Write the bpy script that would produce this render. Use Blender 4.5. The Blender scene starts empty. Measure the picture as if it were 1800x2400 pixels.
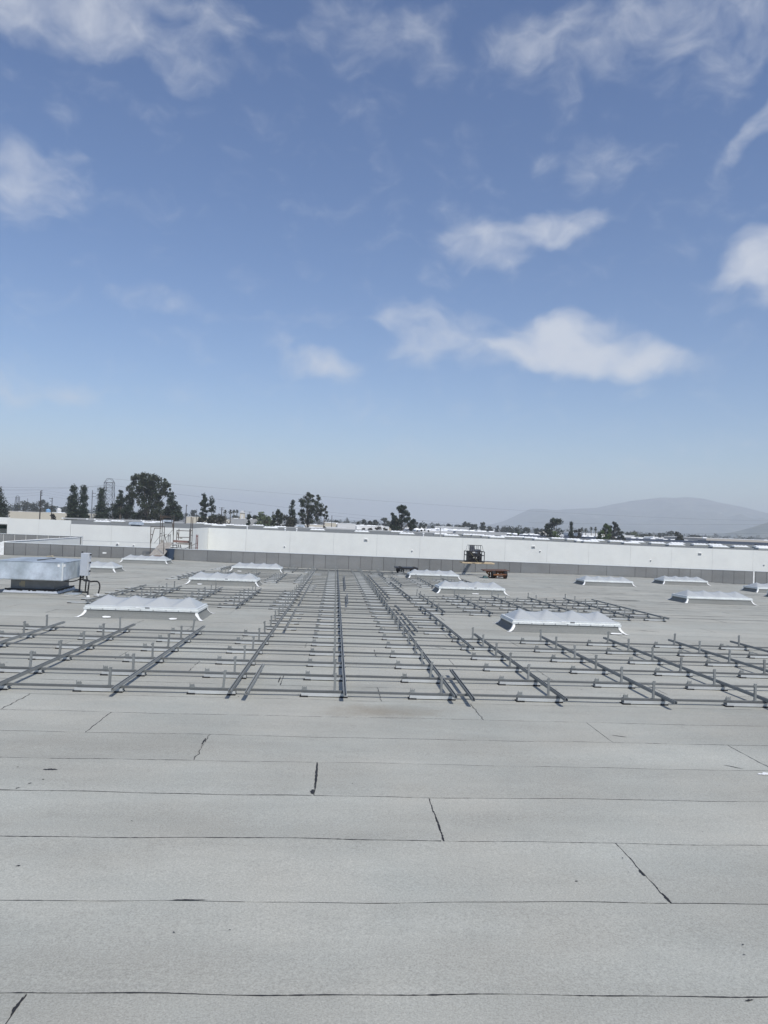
import bpy, math, random
import numpy as np
from mathutils import Vector, Matrix, Euler

random.seed(11)
rng = np.random.default_rng(11)
sc = bpy.context.scene
R = math.radians

# ------------------------------------------------------------------ camera
F_PX, CX, CY = 1750.0, 900.0, 1200.0
HC, SL = 2.2, 0.0195                      # eye above the roof, fall of the roof per metre
ROLL, YAW, PITCH = R(2.2), R(3.601), R(0.8015)
_fw = Vector((math.sin(YAW) * math.cos(PITCH), math.cos(YAW) * math.cos(PITCH), math.sin(PITCH)))
_r0 = Vector((math.cos(YAW), -math.sin(YAW), 0))
_u0 = _r0.cross(_fw)
_r = _r0 * math.cos(ROLL) + _u0 * math.sin(ROLL)
_u = _r.cross(_fw)
CAM = Vector((0, 0, HC))
cd = bpy.data.cameras.new('camera')
cam = bpy.data.objects.new('camera', cd)
sc.collection.objects.link(cam)
cam.matrix_world = Matrix(((_r.x, _u.x, -_fw.x, CAM.x), (_r.y, _u.y, -_fw.y, CAM.y), (_r.z, _u.z, -_fw.z, CAM.z), (0, 0, 0, 1)))
cd.sensor_fit = 'VERTICAL'
cd.sensor_height = 36
cd.lens = F_PX / 2400 * 36
cd.clip_start = 0.05
cd.clip_end = 60000
sc.camera = cam


def ray(x, y):
    return _fw + _r * ((x - CX) / F_PX) - _u * ((y - CY) / F_PX)


def at(x, y, Y):
    """real point at depth Y seen at photograph pixel x, y"""
    d = ray(x, y)
    return CAM + d * (Y / d.y)


# ------------------------------------------------------------------ sky, sun, exposure
SUN_EL, SUN_AZ = R(51), R(148)             # azimuth clockwise from +Y
world = bpy.data.worlds.new('World')
sc.world = world
world.use_nodes = True
wn, wl = world.node_tree.nodes, world.node_tree.links
wn.clear()
SKY_STRENGTH = 0.118


def N(nodes, typ, **kw):
    n = nodes.new(typ)
    for k, v in kw.items():
        if k.startswith('i_'):
            n.inputs[k[2:].replace('_', ' ')].default_value = v
        else:
            setattr(n, k, v)
    return n


w_out = N(wn, 'ShaderNodeOutputWorld')
w_bg = N(wn, 'ShaderNodeBackground')
w_bg.inputs['Strength'].default_value = SKY_STRENGTH
w_sky = N(wn, 'ShaderNodeTexSky', sky_type='NISHITA', sun_disc=False, sun_elevation=SUN_EL, sun_rotation=SUN_AZ,
          altitude=200, air_density=1.0, dust_density=0.3, ozone_density=3.0)
w_tc = N(wn, 'ShaderNodeTexCoord')
# clouds: soft banks at real directions in the sky, broken up by noise
CLOUDS = [  # photograph x, y, half width, half height, weight, tilt degrees
    (1360, 840, 250, 52, 1.25, 3), (1300, 800, 130, 64, 1.15, 0), (1180, 835, 150, 50, .75, 0), (1080, 790, 140, 55, .62, 0), (985, 815, 80, 70, .6, 0),
    (950, 750, 115, 48, .62, 0), (745, 857, 115, 40, .78, 0), (1140, 572, 120, 60, .8, 10), (1305, 528, 120, 46, .85, -8),
    (930, 562, 70, 40, .42, 0), (1040, 645, 60, 42, .55, 0), (1790, 612, 100, 72, .9, -10), (1800, 690, 110, 40, .6, 0),
    (1782, 288, 110, 28, .72, -42), (1405, 375, 85, 62, .55, 0), (1270, 372, 60, 42, .5, 0), (1320, 85, 165, 80, .58, 0),
    (1570, 35, 300, 95, .54, 0), (1710, 120, 170, 70, .48, 0), (1330, 195, 55, 80, .5, 0), (120, 8, 270, 72, .84, 0),
    (400, 40, 210, 88, .56, 0), (445, 140, 92, 60, .56, 0), (820, 55, 90, 95, .52, 0), (985, 90, 75, 85, .45, 0),
    (70, 430, 150, 72, .68, 0), (175, 392, 66, 52, .56, 0), (45, 695, 60, 46, .46, 0), (145, 712, 60, 26, .34, 0),
    (345, 708, 105, 38, .43, 0), (430, 720, 55, 30, .46, 0), (20, 912, 100, 48, .55, 0), (165, 925, 75, 42, .52, 0),
    (360, 925, 45, 22, .4, 0), (650, 797, 65, 35, .48, 0), (1482, 920, 60, 26, .42, 0), (1750, 1045, 150, 32, .36, 0),
    (950, 1045, 80, 26, .36, 0)]
_warp = N(wn, 'ShaderNodeTexNoise', noise_dimensions='3D')
_warp.inputs['Scale'].default_value = 14
_warp.inputs['Detail'].default_value = 2
wl.new(w_tc.outputs['Generated'], _warp.inputs['Vector'])
_wsub = N(wn, 'ShaderNodeVectorMath', operation='SUBTRACT')
_wsub.inputs[1].default_value = (.5, .5, .5)
wl.new(_warp.outputs['Color'], _wsub.inputs[0])
_wscl = N(wn, 'ShaderNodeVectorMath', operation='SCALE')
_wscl.inputs['Scale'].default_value = 0.06
wl.new(_wsub.outputs[0], _wscl.inputs[0])
_wadd = N(wn, 'ShaderNodeVectorMath', operation='ADD')
wl.new(w_tc.outputs['Generated'], _wadd.inputs[0])
wl.new(_wscl.outputs[0], _wadd.inputs[1])
_prev = None
for (x, y, hw, hh, wt, tilt) in CLOUDS:
    c = ray(x, y).normalized()
    a = Vector((0, 0, 1)).cross(-c).normalized()
    b = c.cross(-a).normalized()
    b = -b if b.z < 0 else b
    ct_, st_ = math.cos(R(-tilt)), math.sin(R(-tilt))
    a2, b2 = a * ct_ + b * st_, b * ct_ - a * st_
    du = N(wn, 'ShaderNodeVectorMath', operation='DOT_PRODUCT')
    du.inputs[1].default_value = a2 / (hw / F_PX * 1.22)
    wl.new(_wadd.outputs[0], du.inputs[0])
    dv = N(wn, 'ShaderNodeVectorMath', operation='DOT_PRODUCT')
    dv.inputs[1].default_value = b2 / (hh / F_PX * 1.22)
    wl.new(_wadd.outputs[0], dv.inputs[0])
    uu = N(wn, 'ShaderNodeMath', operation='MULTIPLY')
    wl.new(du.outputs['Value'], uu.inputs[0])
    wl.new(du.outputs['Value'], uu.inputs[1])
    vv = N(wn, 'ShaderNodeMath', operation='MULTIPLY_ADD')
    wl.new(dv.outputs['Value'], vv.inputs[0])
    wl.new(dv.outputs['Value'], vv.inputs[1])
    wl.new(uu.outputs[0], vv.inputs[2])
    mr = N(wn, 'ShaderNodeMapRange', interpolation_type='SMOOTHSTEP')
    mr.inputs['From Min'].default_value = 1.25
    mr.inputs['From Max'].default_value = -0.25
    mr.inputs['To Min'].default_value = 0.0
    mr.inputs['To Max'].default_value = wt
    wl.new(vv.outputs[0], mr.inputs['Value'])
    if _prev is None:
        _prev = mr.outputs[0]
    else:
        mx = N(wn, 'ShaderNodeMath', operation='SMOOTH_MAX')
        mx.inputs[2].default_value = 0.25
        wl.new(_prev, mx.inputs[0])
        wl.new(mr.outputs[0], mx.inputs[1])
        _prev = mx.outputs[0]
# thin broken veil over the whole sky, made heavier overhead
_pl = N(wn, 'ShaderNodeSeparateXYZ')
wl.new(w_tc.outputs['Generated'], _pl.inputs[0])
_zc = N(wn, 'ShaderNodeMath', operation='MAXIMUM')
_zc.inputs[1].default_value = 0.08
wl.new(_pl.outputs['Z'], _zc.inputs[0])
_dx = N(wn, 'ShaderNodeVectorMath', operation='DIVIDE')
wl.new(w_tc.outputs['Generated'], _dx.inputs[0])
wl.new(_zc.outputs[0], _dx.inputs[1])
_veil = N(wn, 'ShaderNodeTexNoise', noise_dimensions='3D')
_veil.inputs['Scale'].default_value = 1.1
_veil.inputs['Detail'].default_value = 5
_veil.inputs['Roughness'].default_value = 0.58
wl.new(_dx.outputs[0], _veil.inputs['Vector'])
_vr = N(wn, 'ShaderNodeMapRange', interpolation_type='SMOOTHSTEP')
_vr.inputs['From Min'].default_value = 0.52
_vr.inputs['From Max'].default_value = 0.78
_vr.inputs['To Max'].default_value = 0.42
# extra cloud cover added overhead, out of view, to raise the ambient light
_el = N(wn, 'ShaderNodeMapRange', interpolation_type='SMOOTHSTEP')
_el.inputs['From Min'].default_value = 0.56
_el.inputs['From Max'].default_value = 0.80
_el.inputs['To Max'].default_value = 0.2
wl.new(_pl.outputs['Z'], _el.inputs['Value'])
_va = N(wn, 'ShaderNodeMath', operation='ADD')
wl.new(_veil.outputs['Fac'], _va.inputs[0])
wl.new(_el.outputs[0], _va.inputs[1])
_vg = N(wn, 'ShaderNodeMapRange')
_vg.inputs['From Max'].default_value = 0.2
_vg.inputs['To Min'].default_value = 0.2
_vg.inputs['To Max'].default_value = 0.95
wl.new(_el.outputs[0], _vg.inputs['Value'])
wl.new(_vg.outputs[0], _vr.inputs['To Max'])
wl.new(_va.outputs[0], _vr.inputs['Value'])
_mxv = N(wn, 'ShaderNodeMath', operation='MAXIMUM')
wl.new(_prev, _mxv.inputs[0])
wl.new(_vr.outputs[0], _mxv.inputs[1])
_fbm = N(wn, 'ShaderNodeTexNoise', noise_dimensions='3D')
_fbm.inputs['Scale'].default_value = 20
_fbm.inputs['Detail'].default_value = 6
_fbm.inputs['Roughness'].default_value = 0.53
_fmap = N(wn, 'ShaderNodeMapping')
_fmap.inputs['Scale'].default_value = (1, 1, 1.7)
wl.new(_wadd.outputs[0], _fmap.inputs['Vector'])
wl.new(_fmap.outputs[0], _fbm.inputs['Vector'])
_fc = N(wn, 'ShaderNodeMath', operation='SUBTRACT')
_fc.inputs[1].default_value = 0.5
wl.new(_fbm.outputs['Fac'], _fc.inputs[0])
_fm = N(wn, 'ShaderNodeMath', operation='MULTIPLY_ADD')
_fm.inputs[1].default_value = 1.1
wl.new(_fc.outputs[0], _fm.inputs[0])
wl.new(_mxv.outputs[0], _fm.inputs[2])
_dens = N(wn, 'ShaderNodeMapRange', interpolation_type='SMOOTHSTEP')
_dens.inputs['From Min'].default_value = 0.17
_dens.inputs['From Max'].default_value = 1.2
_dens.inputs['To Max'].default_value = 0.84
wl.new(_fm.outputs[0], _dens.inputs['Value'])
w_mix = N(wn, 'ShaderNodeMix', data_type='RGBA')
wl.new(_dens.outputs[0], w_mix.inputs['Factor'])
w_hs = N(wn, 'ShaderNodeHueSaturation')
w_hs.inputs['Hue'].default_value = 0.508
w_hs.inputs['Saturation'].default_value = 1.15
w_hs.inputs['Value'].default_value = 1.0
wl.new(w_sky.outputs[0], w_hs.inputs['Color'])
wl.new(w_hs.outputs[0], w_mix.inputs[6])
w_mix.inputs[7].default_value = (6.1, 6.35, 6.9, 1)
wl.new(w_mix.outputs[2], w_bg.inputs['Color'])
wl.new(w_bg.outputs[0], w_out.inputs['Surface'])

sd = bpy.data.lights.new('sun', 'SUN')
sd.energy = 3.9
sd.angle = R(3.0)
sd.color = (1.0, 0.965, 0.91)
sun = bpy.data.objects.new('sun', sd)
sc.collection.objects.link(sun)
_sdir = Vector((math.sin(SUN_AZ) * math.cos(SUN_EL), math.cos(SUN_AZ) * math.cos(SUN_EL), math.sin(SUN_EL)))
sun.rotation_euler = (-_sdir).to_track_quat('-Z', 'Y').to_euler()
sun.location = (30, 0, 60)

vs = sc.view_settings
vs.view_transform = 'Standard'
vs.look = 'None'
vs.exposure = 0.0
vs.gamma = 1.0
vs.use_curve_mapping = False
sc.render.engine = 'CYCLES'
cy = sc.cycles
world.cycles.sampling_method = 'MANUAL'
world.cycles.sample_map_resolution = 512
cy.use_denoising = True
cy.max_bounces = 6
cy.diffuse_bounces = 3
cy.glossy_bounces = 3
cy.transmission_bounces = 4
cy.transparent_max_bounces = 8
cy.volume_bounces = 1
cy.sample_clamp_indirect = 4


# ------------------------------------------------------------------ materials
def new_mat(name):
    m = bpy.data.materials.new(name)
    m.use_nodes = True
    nt = m.node_tree
    b = nt.nodes['Principled BSDF']
    return m, nt.nodes, nt.links, b


def mat(name, col, rough=.6, metal=0., var=.12, scale=6., bump=0., bscale=40., objvar=.0, tint=None, coords='Object'):
    """procedural paint: base colour mottled by noise, a little per-object shift, optional bump"""
    m, n, l, b = new_mat(name)
    tc = N(n, 'ShaderNodeTexCoord')
    no = N(n, 'ShaderNodeTexNoise')
    no.inputs['Scale'].default_value = scale
    no.inputs['Detail'].default_value = 6
    no.inputs['Roughness'].default_value = .62
    l.new(tc.outputs[coords], no.inputs['Vector'])
    rp = N(n, 'ShaderNodeMapRange')
    rp.inputs['From Min'].default_value = .25
    rp.inputs['From Max'].default_value = .75
    rp.inputs['To Min'].default_value = 1 - var
    rp.inputs['To Max'].default_value = 1 + var
    l.new(no.outputs['Fac'], rp.inputs['Value'])
    src = rp.outputs[0]
    if objvar:
        oi = N(n, 'ShaderNodeObjectInfo')
        r2 = N(n, 'ShaderNodeMapRange')
        r2.inputs['To Min'].default_value = 1 - objvar
        r2.inputs['To Max'].default_value = 1 + objvar
        l.new(oi.outputs['Random'], r2.inputs['Value'])
        mu = N(n, 'ShaderNodeMath', operation='MULTIPLY')
        l.new(src, mu.inputs[0])
        l.new(r2.outputs[0], mu.inputs[1])
        src = mu.outputs[0]
    vm = N(n, 'ShaderNodeVectorMath', operation='SCALE')
    if tint:
        mx = N(n, 'ShaderNodeMix', data_type='RGBA')
        mx.inputs[6].default_value = (*col, 1)
        mx.inputs[7].default_value = (*tint, 1)
        n2 = N(n, 'ShaderNodeTexNoise')
        n2.inputs['Scale'].default_value = scale * .37
        n2.inputs['Detail'].default_value = 4
        l.new(tc.outputs[coords], n2.inputs['Vector'])
        cr = N(n, 'ShaderNodeMapRange')
        cr.inputs['From Min'].default_value = .42
        cr.inputs['From Max'].default_value = .66
        l.new(n2.outputs['Fac'], cr.inputs['Value'])
        l.new(cr.outputs[0], mx.inputs['Factor'])
        l.new(mx.outputs[2], vm.inputs[0])
    else:
        vm.inputs[0].default_value = col
    l.new(src, vm.inputs['Scale'])
    l.new(vm.outputs[0], b.inputs['Base Color'])
    b.inputs['Roughness'].default_value = rough
    b.inputs['Metallic'].default_value = metal
    if bump:
        nb = N(n, 'ShaderNodeTexNoise')
        nb.inputs['Scale'].default_value = bscale
        nb.inputs['Detail'].default_value = 4
        l.new(tc.outputs[coords], nb.inputs['Vector'])
        bp = N(n, 'ShaderNodeBump')
        bp.inputs['Strength'].default_value = bump
        bp.inputs['Distance'].default_value = .02
        l.new(nb.outputs['Fac'], bp.inputs['Height'])
        l.new(bp.outputs[0], b.inputs['Normal'])
    return m


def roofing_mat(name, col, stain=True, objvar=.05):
    """mineral cap sheet: grit, broad weathering, one rusty puddle stain on the roof"""
    m, n, l, b = new_mat(name)
    g = N(n, 'ShaderNodeNewGeometry')

    def noise(scale, detail=4, rough=.6, vec=None):
        t = N(n, 'ShaderNodeTexNoise')
        t.inputs['Scale'].default_value = scale
        t.inputs['Detail'].default_value = detail
        t.inputs['Roughness'].default_value = rough
        l.new(vec or g.outputs['Position'], t.inputs['Vector'])
        return t.outputs['Fac']

    def rng_(v, a, b_, c, d):
        t = N(n, 'ShaderNodeMapRange')
        for k, q in zip(('From Min', 'From Max', 'To Min', 'To Max'), (a, b_, c, d)):
            t.inputs[k].default_value = q
        l.new(v, t.inputs['Value'])
        return t.outputs[0]

    def mul(a, b_):
        t = N(n, 'ShaderNodeMath', operation='MULTIPLY')
        l.new(a, t.inputs[0])
        l.new(b_, t.inputs[1])
        return t.outputs[0]

    grit = rng_(noise(95, 4, .8), .28, .72, .69, 1.31)
    fine = rng_(noise(46, 4, .7), .3, .7, .91, 1.09)
    strm = N(n, 'ShaderNodeMapping')
    strm.inputs['Scale'].default_value = (.16, 1.0, 1)
    l.new(g.outputs['Position'], strm.inputs['Vector'])
    streak = rng_(noise(1.5, 5, .65, strm.outputs[0]), .3, .7, .90, 1.08)
    broad = rng_(noise(.4, 6, .62), .3, .7, .87, 1.09)
    scuff = rng_(noise(2.6, 7, .72), .60, .74, 1.0, .86)
    v = mul(mul(mul(grit, fine), mul(streak, broad)), scuff)
    oi = N(n, 'ShaderNodeObjectInfo')
    v = mul(v, rng_(oi.outputs['Random'], 0, 1, 1 - objvar, 1 + objvar))
    base = N(n, 'ShaderNodeMix', data_type='RGBA')
    base.inputs[6].default_value = (*col, 1)
    base.inputs[7].default_value = (col[0] * .97, col[1] * 1.0, col[2] * 1.02, 1)
    l.new(rng_(noise(.6, 3), .35, .65, 0, 1), base.inputs['Factor'])
    colr = base.outputs[2]
    if stain:
        sv = N(n, 'ShaderNodeMapping', vector_type='TEXTURE')
        sv.inputs['Location'].default_value = (.64, 9.42, -.18)
        sv.inputs['Scale'].default_value = (.95, .42, 3)
        l.new(g.outputs['Position'], sv.inputs['Vector'])
        ln_ = N(n, 'ShaderNodeVectorMath', operation='LENGTH')
        l.new(sv.outputs[0], ln_.inputs[0])
        ad = N(n, 'ShaderNodeMath', operation='ADD')
        l.new(ln_.outputs['Value'], ad.inputs[0])
        l.new(rng_(noise(4, 5), .2, .8, -.35, .35), ad.inputs[1])
        sm = N(n, 'ShaderNodeMix', data_type='RGBA')
        l.new(rng_(ad.outputs[0], .1, 1.05, .55, 0), sm.inputs['Factor'])
        l.new(colr, sm.inputs[6])
        sm.inputs[7].default_value = (col[0] * .55, col[1] * .47, col[2] * .38, 1)
        colr = sm.outputs[2]
        # soft tan rust runs elsewhere
        s2 = N(n, 'ShaderNodeMix', data_type='RGBA')
        l.new(rng_(noise(.22, 6, .65), .60, .74, 0, .22), s2.inputs['Factor'])
        l.new(colr, s2.inputs[6])
        s2.inputs[7].default_value = (col[0] * .86, col[1] * .78, col[2] * .68, 1)
        colr = s2.outputs[2]
    vm = N(n, 'ShaderNodeVectorMath', operation='SCALE')
    l.new(colr, vm.inputs[0])
    l.new(v, vm.inputs['Scale'])
    l.new(vm.outputs[0], b.inputs['Base Color'])
    b.inputs['Roughness'].default_value = .93
    b.inputs['Specular IOR Level'].default_value = .25
    bp = N(n, 'ShaderNodeBump')
    bp.inputs['Strength'].default_value = .35
    bp.inputs['Distance'].default_value = .006
    l.new(noise(220, 3, .7), bp.inputs['Height'])
    b2 = N(n, 'ShaderNodeBump')
    b2.inputs['Strength'].default_value = .35
    b2.inputs['Distance'].default_value = .03
    l.new(noise(2.2, 4, .5), b2.inputs['Height'])
    l.new(b2.outputs[0], bp.inputs['Normal'])
    l.new(bp.outputs[0], b.inputs['Normal'])
    return m


def leaf_mat(name, col, tint, hue=.25):
    m, n, l, b = new_mat(name)
    g = N(n, 'ShaderNodeNewGeometry')
    no = N(n, 'ShaderNodeTexNoise')
    no.inputs['Scale'].default_value = .55
    no.inputs['Detail'].default_value = 3
    l.new(g.outputs['Position'], no.inputs['Vector'])
    ad = N(n, 'ShaderNodeMath', operation='MULTIPLY_ADD')
    l.new(g.outputs['Random Per Island'], ad.inputs[0])
    ad.inputs[1].default_value = .5
    cr = N(n, 'ShaderNodeMapRange')
    cr.inputs['From Min'].default_value = .3
    cr.inputs['From Max'].default_value = .7
    cr.inputs['To Max'].default_value = .6
    l.new(no.outputs['Fac'], cr.inputs['Value'])
    l.new(cr.outputs[0], ad.inputs[2])
    mx = N(n, 'ShaderNodeMix', data_type='RGBA')
    mx.inputs[6].default_value = (*col, 1)
    mx.inputs[7].default_value = (*tint, 1)
    l.new(ad.outputs[0], mx.inputs['Factor'])
    l.new(mx.outputs[2], b.inputs['Base Color'])
    b.inputs['Roughness'].default_value = .6
    b.inputs['Specular IOR Level'].default_value = .3
    return m


M = {}
M['roofing'] = roofing_mat('cap_sheet', (.392, .385, .340))
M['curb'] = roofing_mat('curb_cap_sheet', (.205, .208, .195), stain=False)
M['parapet'] = roofing_mat('parapet_cap_sheet', (.215, .217, .214), stain=False, objvar=.06)
M['tar'] = mat('bitumen', (.022, .022, .024), .75, var=.4, scale=30)
M['steel'] = mat('galvanised_strut', (.215, .226, .222), .55, .08, var=.16, scale=14, objvar=.12)
M['bar'] = mat('galvanised_bar', (.130, .137, .137), .55, .1, var=.14, scale=11, objvar=.12)
M['tray'] = mat('bright_tray', (.54, .555, .545), .45, .2, var=.1, scale=9, objvar=.08)
M['rubber'] = mat('rubber', (.012, .012, .013), .85, var=.2)
M['black'] = mat('black_paint', (.016, .016, .018), .55, var=.3)
M['alum'] = mat('mill_aluminium', (.72, .745, .73), .42, .25, var=.1, scale=8)
M['white_patch'] = mat('white_elastomeric', (.82, .83, .82), .7, var=.08, scale=12, tint=(.70, .70, .68))
M['galv'] = mat('galvanised_sheet', (.42, .47, .50), .42, .4, var=.3, scale=3.2, tint=(.60, .65, .70), objvar=.03)
M['galv_dark'] = mat('dull_sheet', (.20, .205, .21), .5, .3, var=.2, scale=4)
M['box_grey'] = mat('cabinet_paint', (.46, .49, .53), .5, .1, var=.06, scale=4)
M['box_light'] = mat('cabinet_paint_light', (.66, .68, .70), .5, .1, var=.06, scale=4)
M['tape'] = mat('tan_tape', (.38, .33, .24), .7, var=.15, scale=12)
M['white_wall'] = mat('white_stucco', (.78, .79, .745), .88, var=.04, scale=.6, bump=.15, bscale=18, tint=(.745, .755, .715))
M['joint'] = mat('joint_sealant', (.48, .49, .49), .8, var=.1)
M['green_paint'] = mat('green_paint', (.012, .075, .062), .6, var=.15)
M['wood'] = mat('weathered_plank', (.34, .32, .29), .85, var=.28, scale=9, tint=(.27, .245, .21))
M['pallet_wood'] = mat('pallet_wood', (.52, .42, .28), .8, var=.2, scale=7, objvar=.12)
M['red_wood'] = mat('red_toe_board', (.20, .125, .105), .8, var=.3, scale=6, tint=(.28, .17, .14))
M['scaffold'] = mat('scaffold_tube', (.075, .070, .068), .6, .3, var=.35, scale=5, tint=(.11, .078, .055))
M['red_tube'] = mat('red_tube', (.17, .045, .03), .6, .1, var=.3, scale=5)
M['bin'] = mat('navy_plastic', (.028, .048, .085), .45, var=.15)
M['rust'] = mat('rusty_orange_paint', (.21, .088, .03), .75, .1, var=.4, scale=6, tint=(.13, .055, .03))
M['rust_dark'] = mat('dark_rust', (.11, .058, .04), .85, var=.4, scale=6)
M['teal'] = mat('teal_plastic', (.01, .07, .075), .5, var=.2)
M['machine_grey'] = mat('machine_grey', (.075, .08, .095), .5, .1, var=.15)
M['strap'] = mat('ratchet_strap', (.50, .46, .25), .8, var=.1)
M['asphalt'] = mat('asphalt_and_lots', (.09, .09, .088), .9, var=.35, scale=.02, tint=(.16, .15, .13), coords='Object')
M['bark'] = mat('bark', (.10, .085, .07), .9, var=.35, scale=3, tint=(.20, .175, .15))
M['pole_wood'] = mat('pole_wood', (.035, .03, .028), .9, var=.3, scale=3)
M['pole_steel'] = mat('pole_steel', (.22, .23, .24), .6, .3, var=.15, scale=3)
M['lattice'] = mat('lattice_steel', (.075, .078, .088), .6, .3, var=.15, scale=2)
M['wire'] = mat('wire', (.10, .10, .11), .6, .3, var=.1)
M['euc'] = leaf_mat('eucalyptus_leaf', (.013, .021, .011), (.050, .062, .032))
M['pine'] = leaf_mat('pine_needle', (.010, .019, .012), (.036, .054, .030))
M['bush'] = leaf_mat('shrub_leaf', (.016, .020, .011), (.042, .040, .022))
M['green'] = leaf_mat('fresh_leaf', (.040, .075, .018), (.085, .125, .035))
M['olive'] = leaf_mat('olive_leaf', (.05, .075, .03), (.10, .125, .055))
M['far'] = leaf_mat('distant_leaf', (.018, .025, .018), (.048, .056, .038))
M['brown'] = leaf_mat('brownish_leaf', (.024, .022, .015), (.050, .042, .028))
M['palm'] = leaf_mat('palm_frond', (.022, .028, .016), (.05, .056, .03))
M['cream'] = mat('cream_stucco', (.62, .57, .46), .85, var=.06, scale=.1, objvar=.05)
M['b_white'] = mat('building_white', (.72, .72, .70), .85, var=.07, scale=.1, objvar=.06)
M['b_grey'] = mat('building_grey', (.42, .43, .43), .85, var=.08, scale=.1, objvar=.08)
M['b_tan'] = mat('building_tan', (.52, .48, .42), .85, var=.08, scale=.1, objvar=.06)
M['b_blue'] = mat('building_blue', (.055, .075, .115), .7, var=.1, scale=.1)
M['roof_white'] = mat('white_roof', (.80, .81, .81), .8, var=.08, scale=.1)
M['roof_grey'] = mat('grey_roof', (.16, .165, .155), .85, var=.1, scale=.1)
M['door'] = mat('dark_opening', (.05, .055, .06), .5, var=.2)
M['tank_blue'] = mat('tank_blue', (.22, .40, .62), .5, var=.05)


def glazing():
    m, n, l, b = new_mat('opal_acrylic')
    b.inputs['Base Color'].default_value = (.74, .77, .82, 1)
    b.inputs['Roughness'].default_value = .22
    b.inputs['Subsurface Weight'].default_value = 0
    b.inputs['Coat Weight'].default_value = .25
    b.inputs['Coat Roughness'].default_value = .15
    tr = N(n, 'ShaderNodeBsdfTranslucent')
    tr.inputs['Color'].default_value = (.68, .71, .71, 1)
    mx = N(n, 'ShaderNodeMixShader')
    mx.inputs['Fac'].default_value = .3
    l.new(b.outputs[0], mx.inputs[1])
    l.new(tr.outputs[0], mx.inputs[2])
    l.new(mx.outputs[0], n['Material Output'].inputs['Surface'])
    tc = N(n, 'ShaderNodeTexCoord')
    no = N(n, 'ShaderNodeTexNoise')
    no.inputs['Scale'].default_value = 3
    no.inputs['Detail'].default_value = 5
    l.new(tc.outputs['Object'], no.inputs['Vector'])
    cr = N(n, 'ShaderNodeMix', data_type='RGBA')
    cr.inputs[6].default_value = (.62, .64, .63, 1)
    cr.inputs[7].default_value = (.69, .71, .70, 1)
    l.new(no.outputs['Fac'], cr.inputs['Factor'])
    l.new(cr.outputs[2], b.inputs['Base Color'])
    return m


M['opal'] = glazing()


def mountain_mat():
    m, n, l, b = new_mat('chaparral_slope')
    g = N(n, 'ShaderNodeNewGeometry')
    no = N(n, 'ShaderNodeTexNoise')
    no.inputs['Scale'].default_value = .011
    no.inputs['Detail'].default_value = 9
    no.inputs['Roughness'].default_value = .68
    l.new(g.outputs['Position'], no.inputs['Vector'])
    cr = N(n, 'ShaderNodeValToRGB')
    e = cr.color_ramp.elements
    e[0].position = .38
    e[0].color = (.022, .040, .032, 1)
    e[1].position = .60
    e[1].color = (.125, .135, .10, 1)
    e2 = cr.color_ramp.elements.new(.645)
    e2.color = (.17, .155, .12, 1)
    e3 = cr.color_ramp.elements.new(.68)
    e3.color = (.50, .47, .42, 1)
    l.new(no.outputs['Fac'], cr.inputs['Fac'])
    l.new(cr.outputs[0], b.inputs['Base Color'])
    b.inputs['Roughness'].default_value = .95
    return m


M['mountain'] = mountain_mat()


# ------------------------------------------------------------------ mesh building
class MB:
    def __init__(self):
        self.v, self.f = [], []

    def face(self, *pts):
        i = len(self.v)
        self.v += [tuple(p) for p in pts]
        self.f.append(tuple(range(i, i + len(pts))))

    def hexa(self, p):
        """eight corners: bottom ring 0-3, top ring 4-7"""
        i = len(self.v)
        self.v += [tuple(q) for q in p]
        for a in ((3, 2, 1, 0), (4, 5, 6, 7), (0, 1, 5, 4), (1, 2, 6, 5), (2, 3, 7, 6), (3, 0, 4, 7)):
            self.f.append(tuple(i + k for k in a))

    def box(self, x0, x1, y0, y1, z0, z1):
        self.hexa([(x0, y0, z0), (x1, y0, z0), (x1, y1, z0), (x0, y1, z0), (x0, y0, z1), (x1, y0, z1), (x1, y1, z1), (x0, y1, z1)])

    def beam(self, a, b, w, h, up=(0, 0, 1)):
        a, b = Vector(a), Vector(b)
        d = (b - a).normalized()
        s = d.cross(Vector(up))
        if s.length < 1e-4:
            s = d.cross(Vector((0, 1, 0)))
        s = s.normalized() * (w / 2)
        t = s.cross(d).normalized() * (h / 2)
        self.hexa([a - s - t, a + s - t, b + s - t, b - s - t, a - s + t, a + s + t, b + s + t, b - s + t])

    def tube(self, a, b, r0, r1=None, n=8):
        r1 = r0 if r1 is None else r1
        a, b = Vector(a), Vector(b)
        d = (b - a).normalized()
        s = d.orthogonal().normalized()
        t = d.cross(s)
        i = len(self.v)
        for (p, r) in ((a, r0), (b, r1)):
            for k in range(n):
                q = 2 * math.pi * k / n
                self.v.append(tuple(p + s * (math.cos(q) * r) + t * (math.sin(q) * r)))
        for k in range(n):
            k2 = (k + 1) % n
            self.f.append((i + k, i + k2, i + n + k2, i + n + k))
        self.f.append(tuple(i + k for k in reversed(range(n))))
        self.f.append(tuple(i + n + k for k in range(n)))

    def path(self, pts, r, n=8):
        for a, b in zip(pts[:-1], pts[1:]):
            self.tube(a, b, r, r, n)

    def mesh(self, name, material, smooth=False):
        me = bpy.data.meshes.new(name)
        me.from_pydata(self.v, [], self.f)
        me.materials.append(material)
        if smooth:
            me.polygons.foreach_set('use_smooth', [True] * len(me.polygons))
        me.update()
        return me

    def build(self, name, material, parent=None, loc=None, smooth=False):
        """vertices are in world space; they are moved into the parent's frame (parents only translate)"""
        off = wloc(parent) if parent is not None else Vector((0, 0, 0))
        base = Vector(loc) if loc is not None else Vector((0, 0, 0))
        o = base + off
        if o.length > 0:
            self.v = [(x - o.x, y - o.y, z - o.z) for (x, y, z) in self.v]
        return link(name, self.mesh(name, material, smooth), parent, base)


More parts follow.
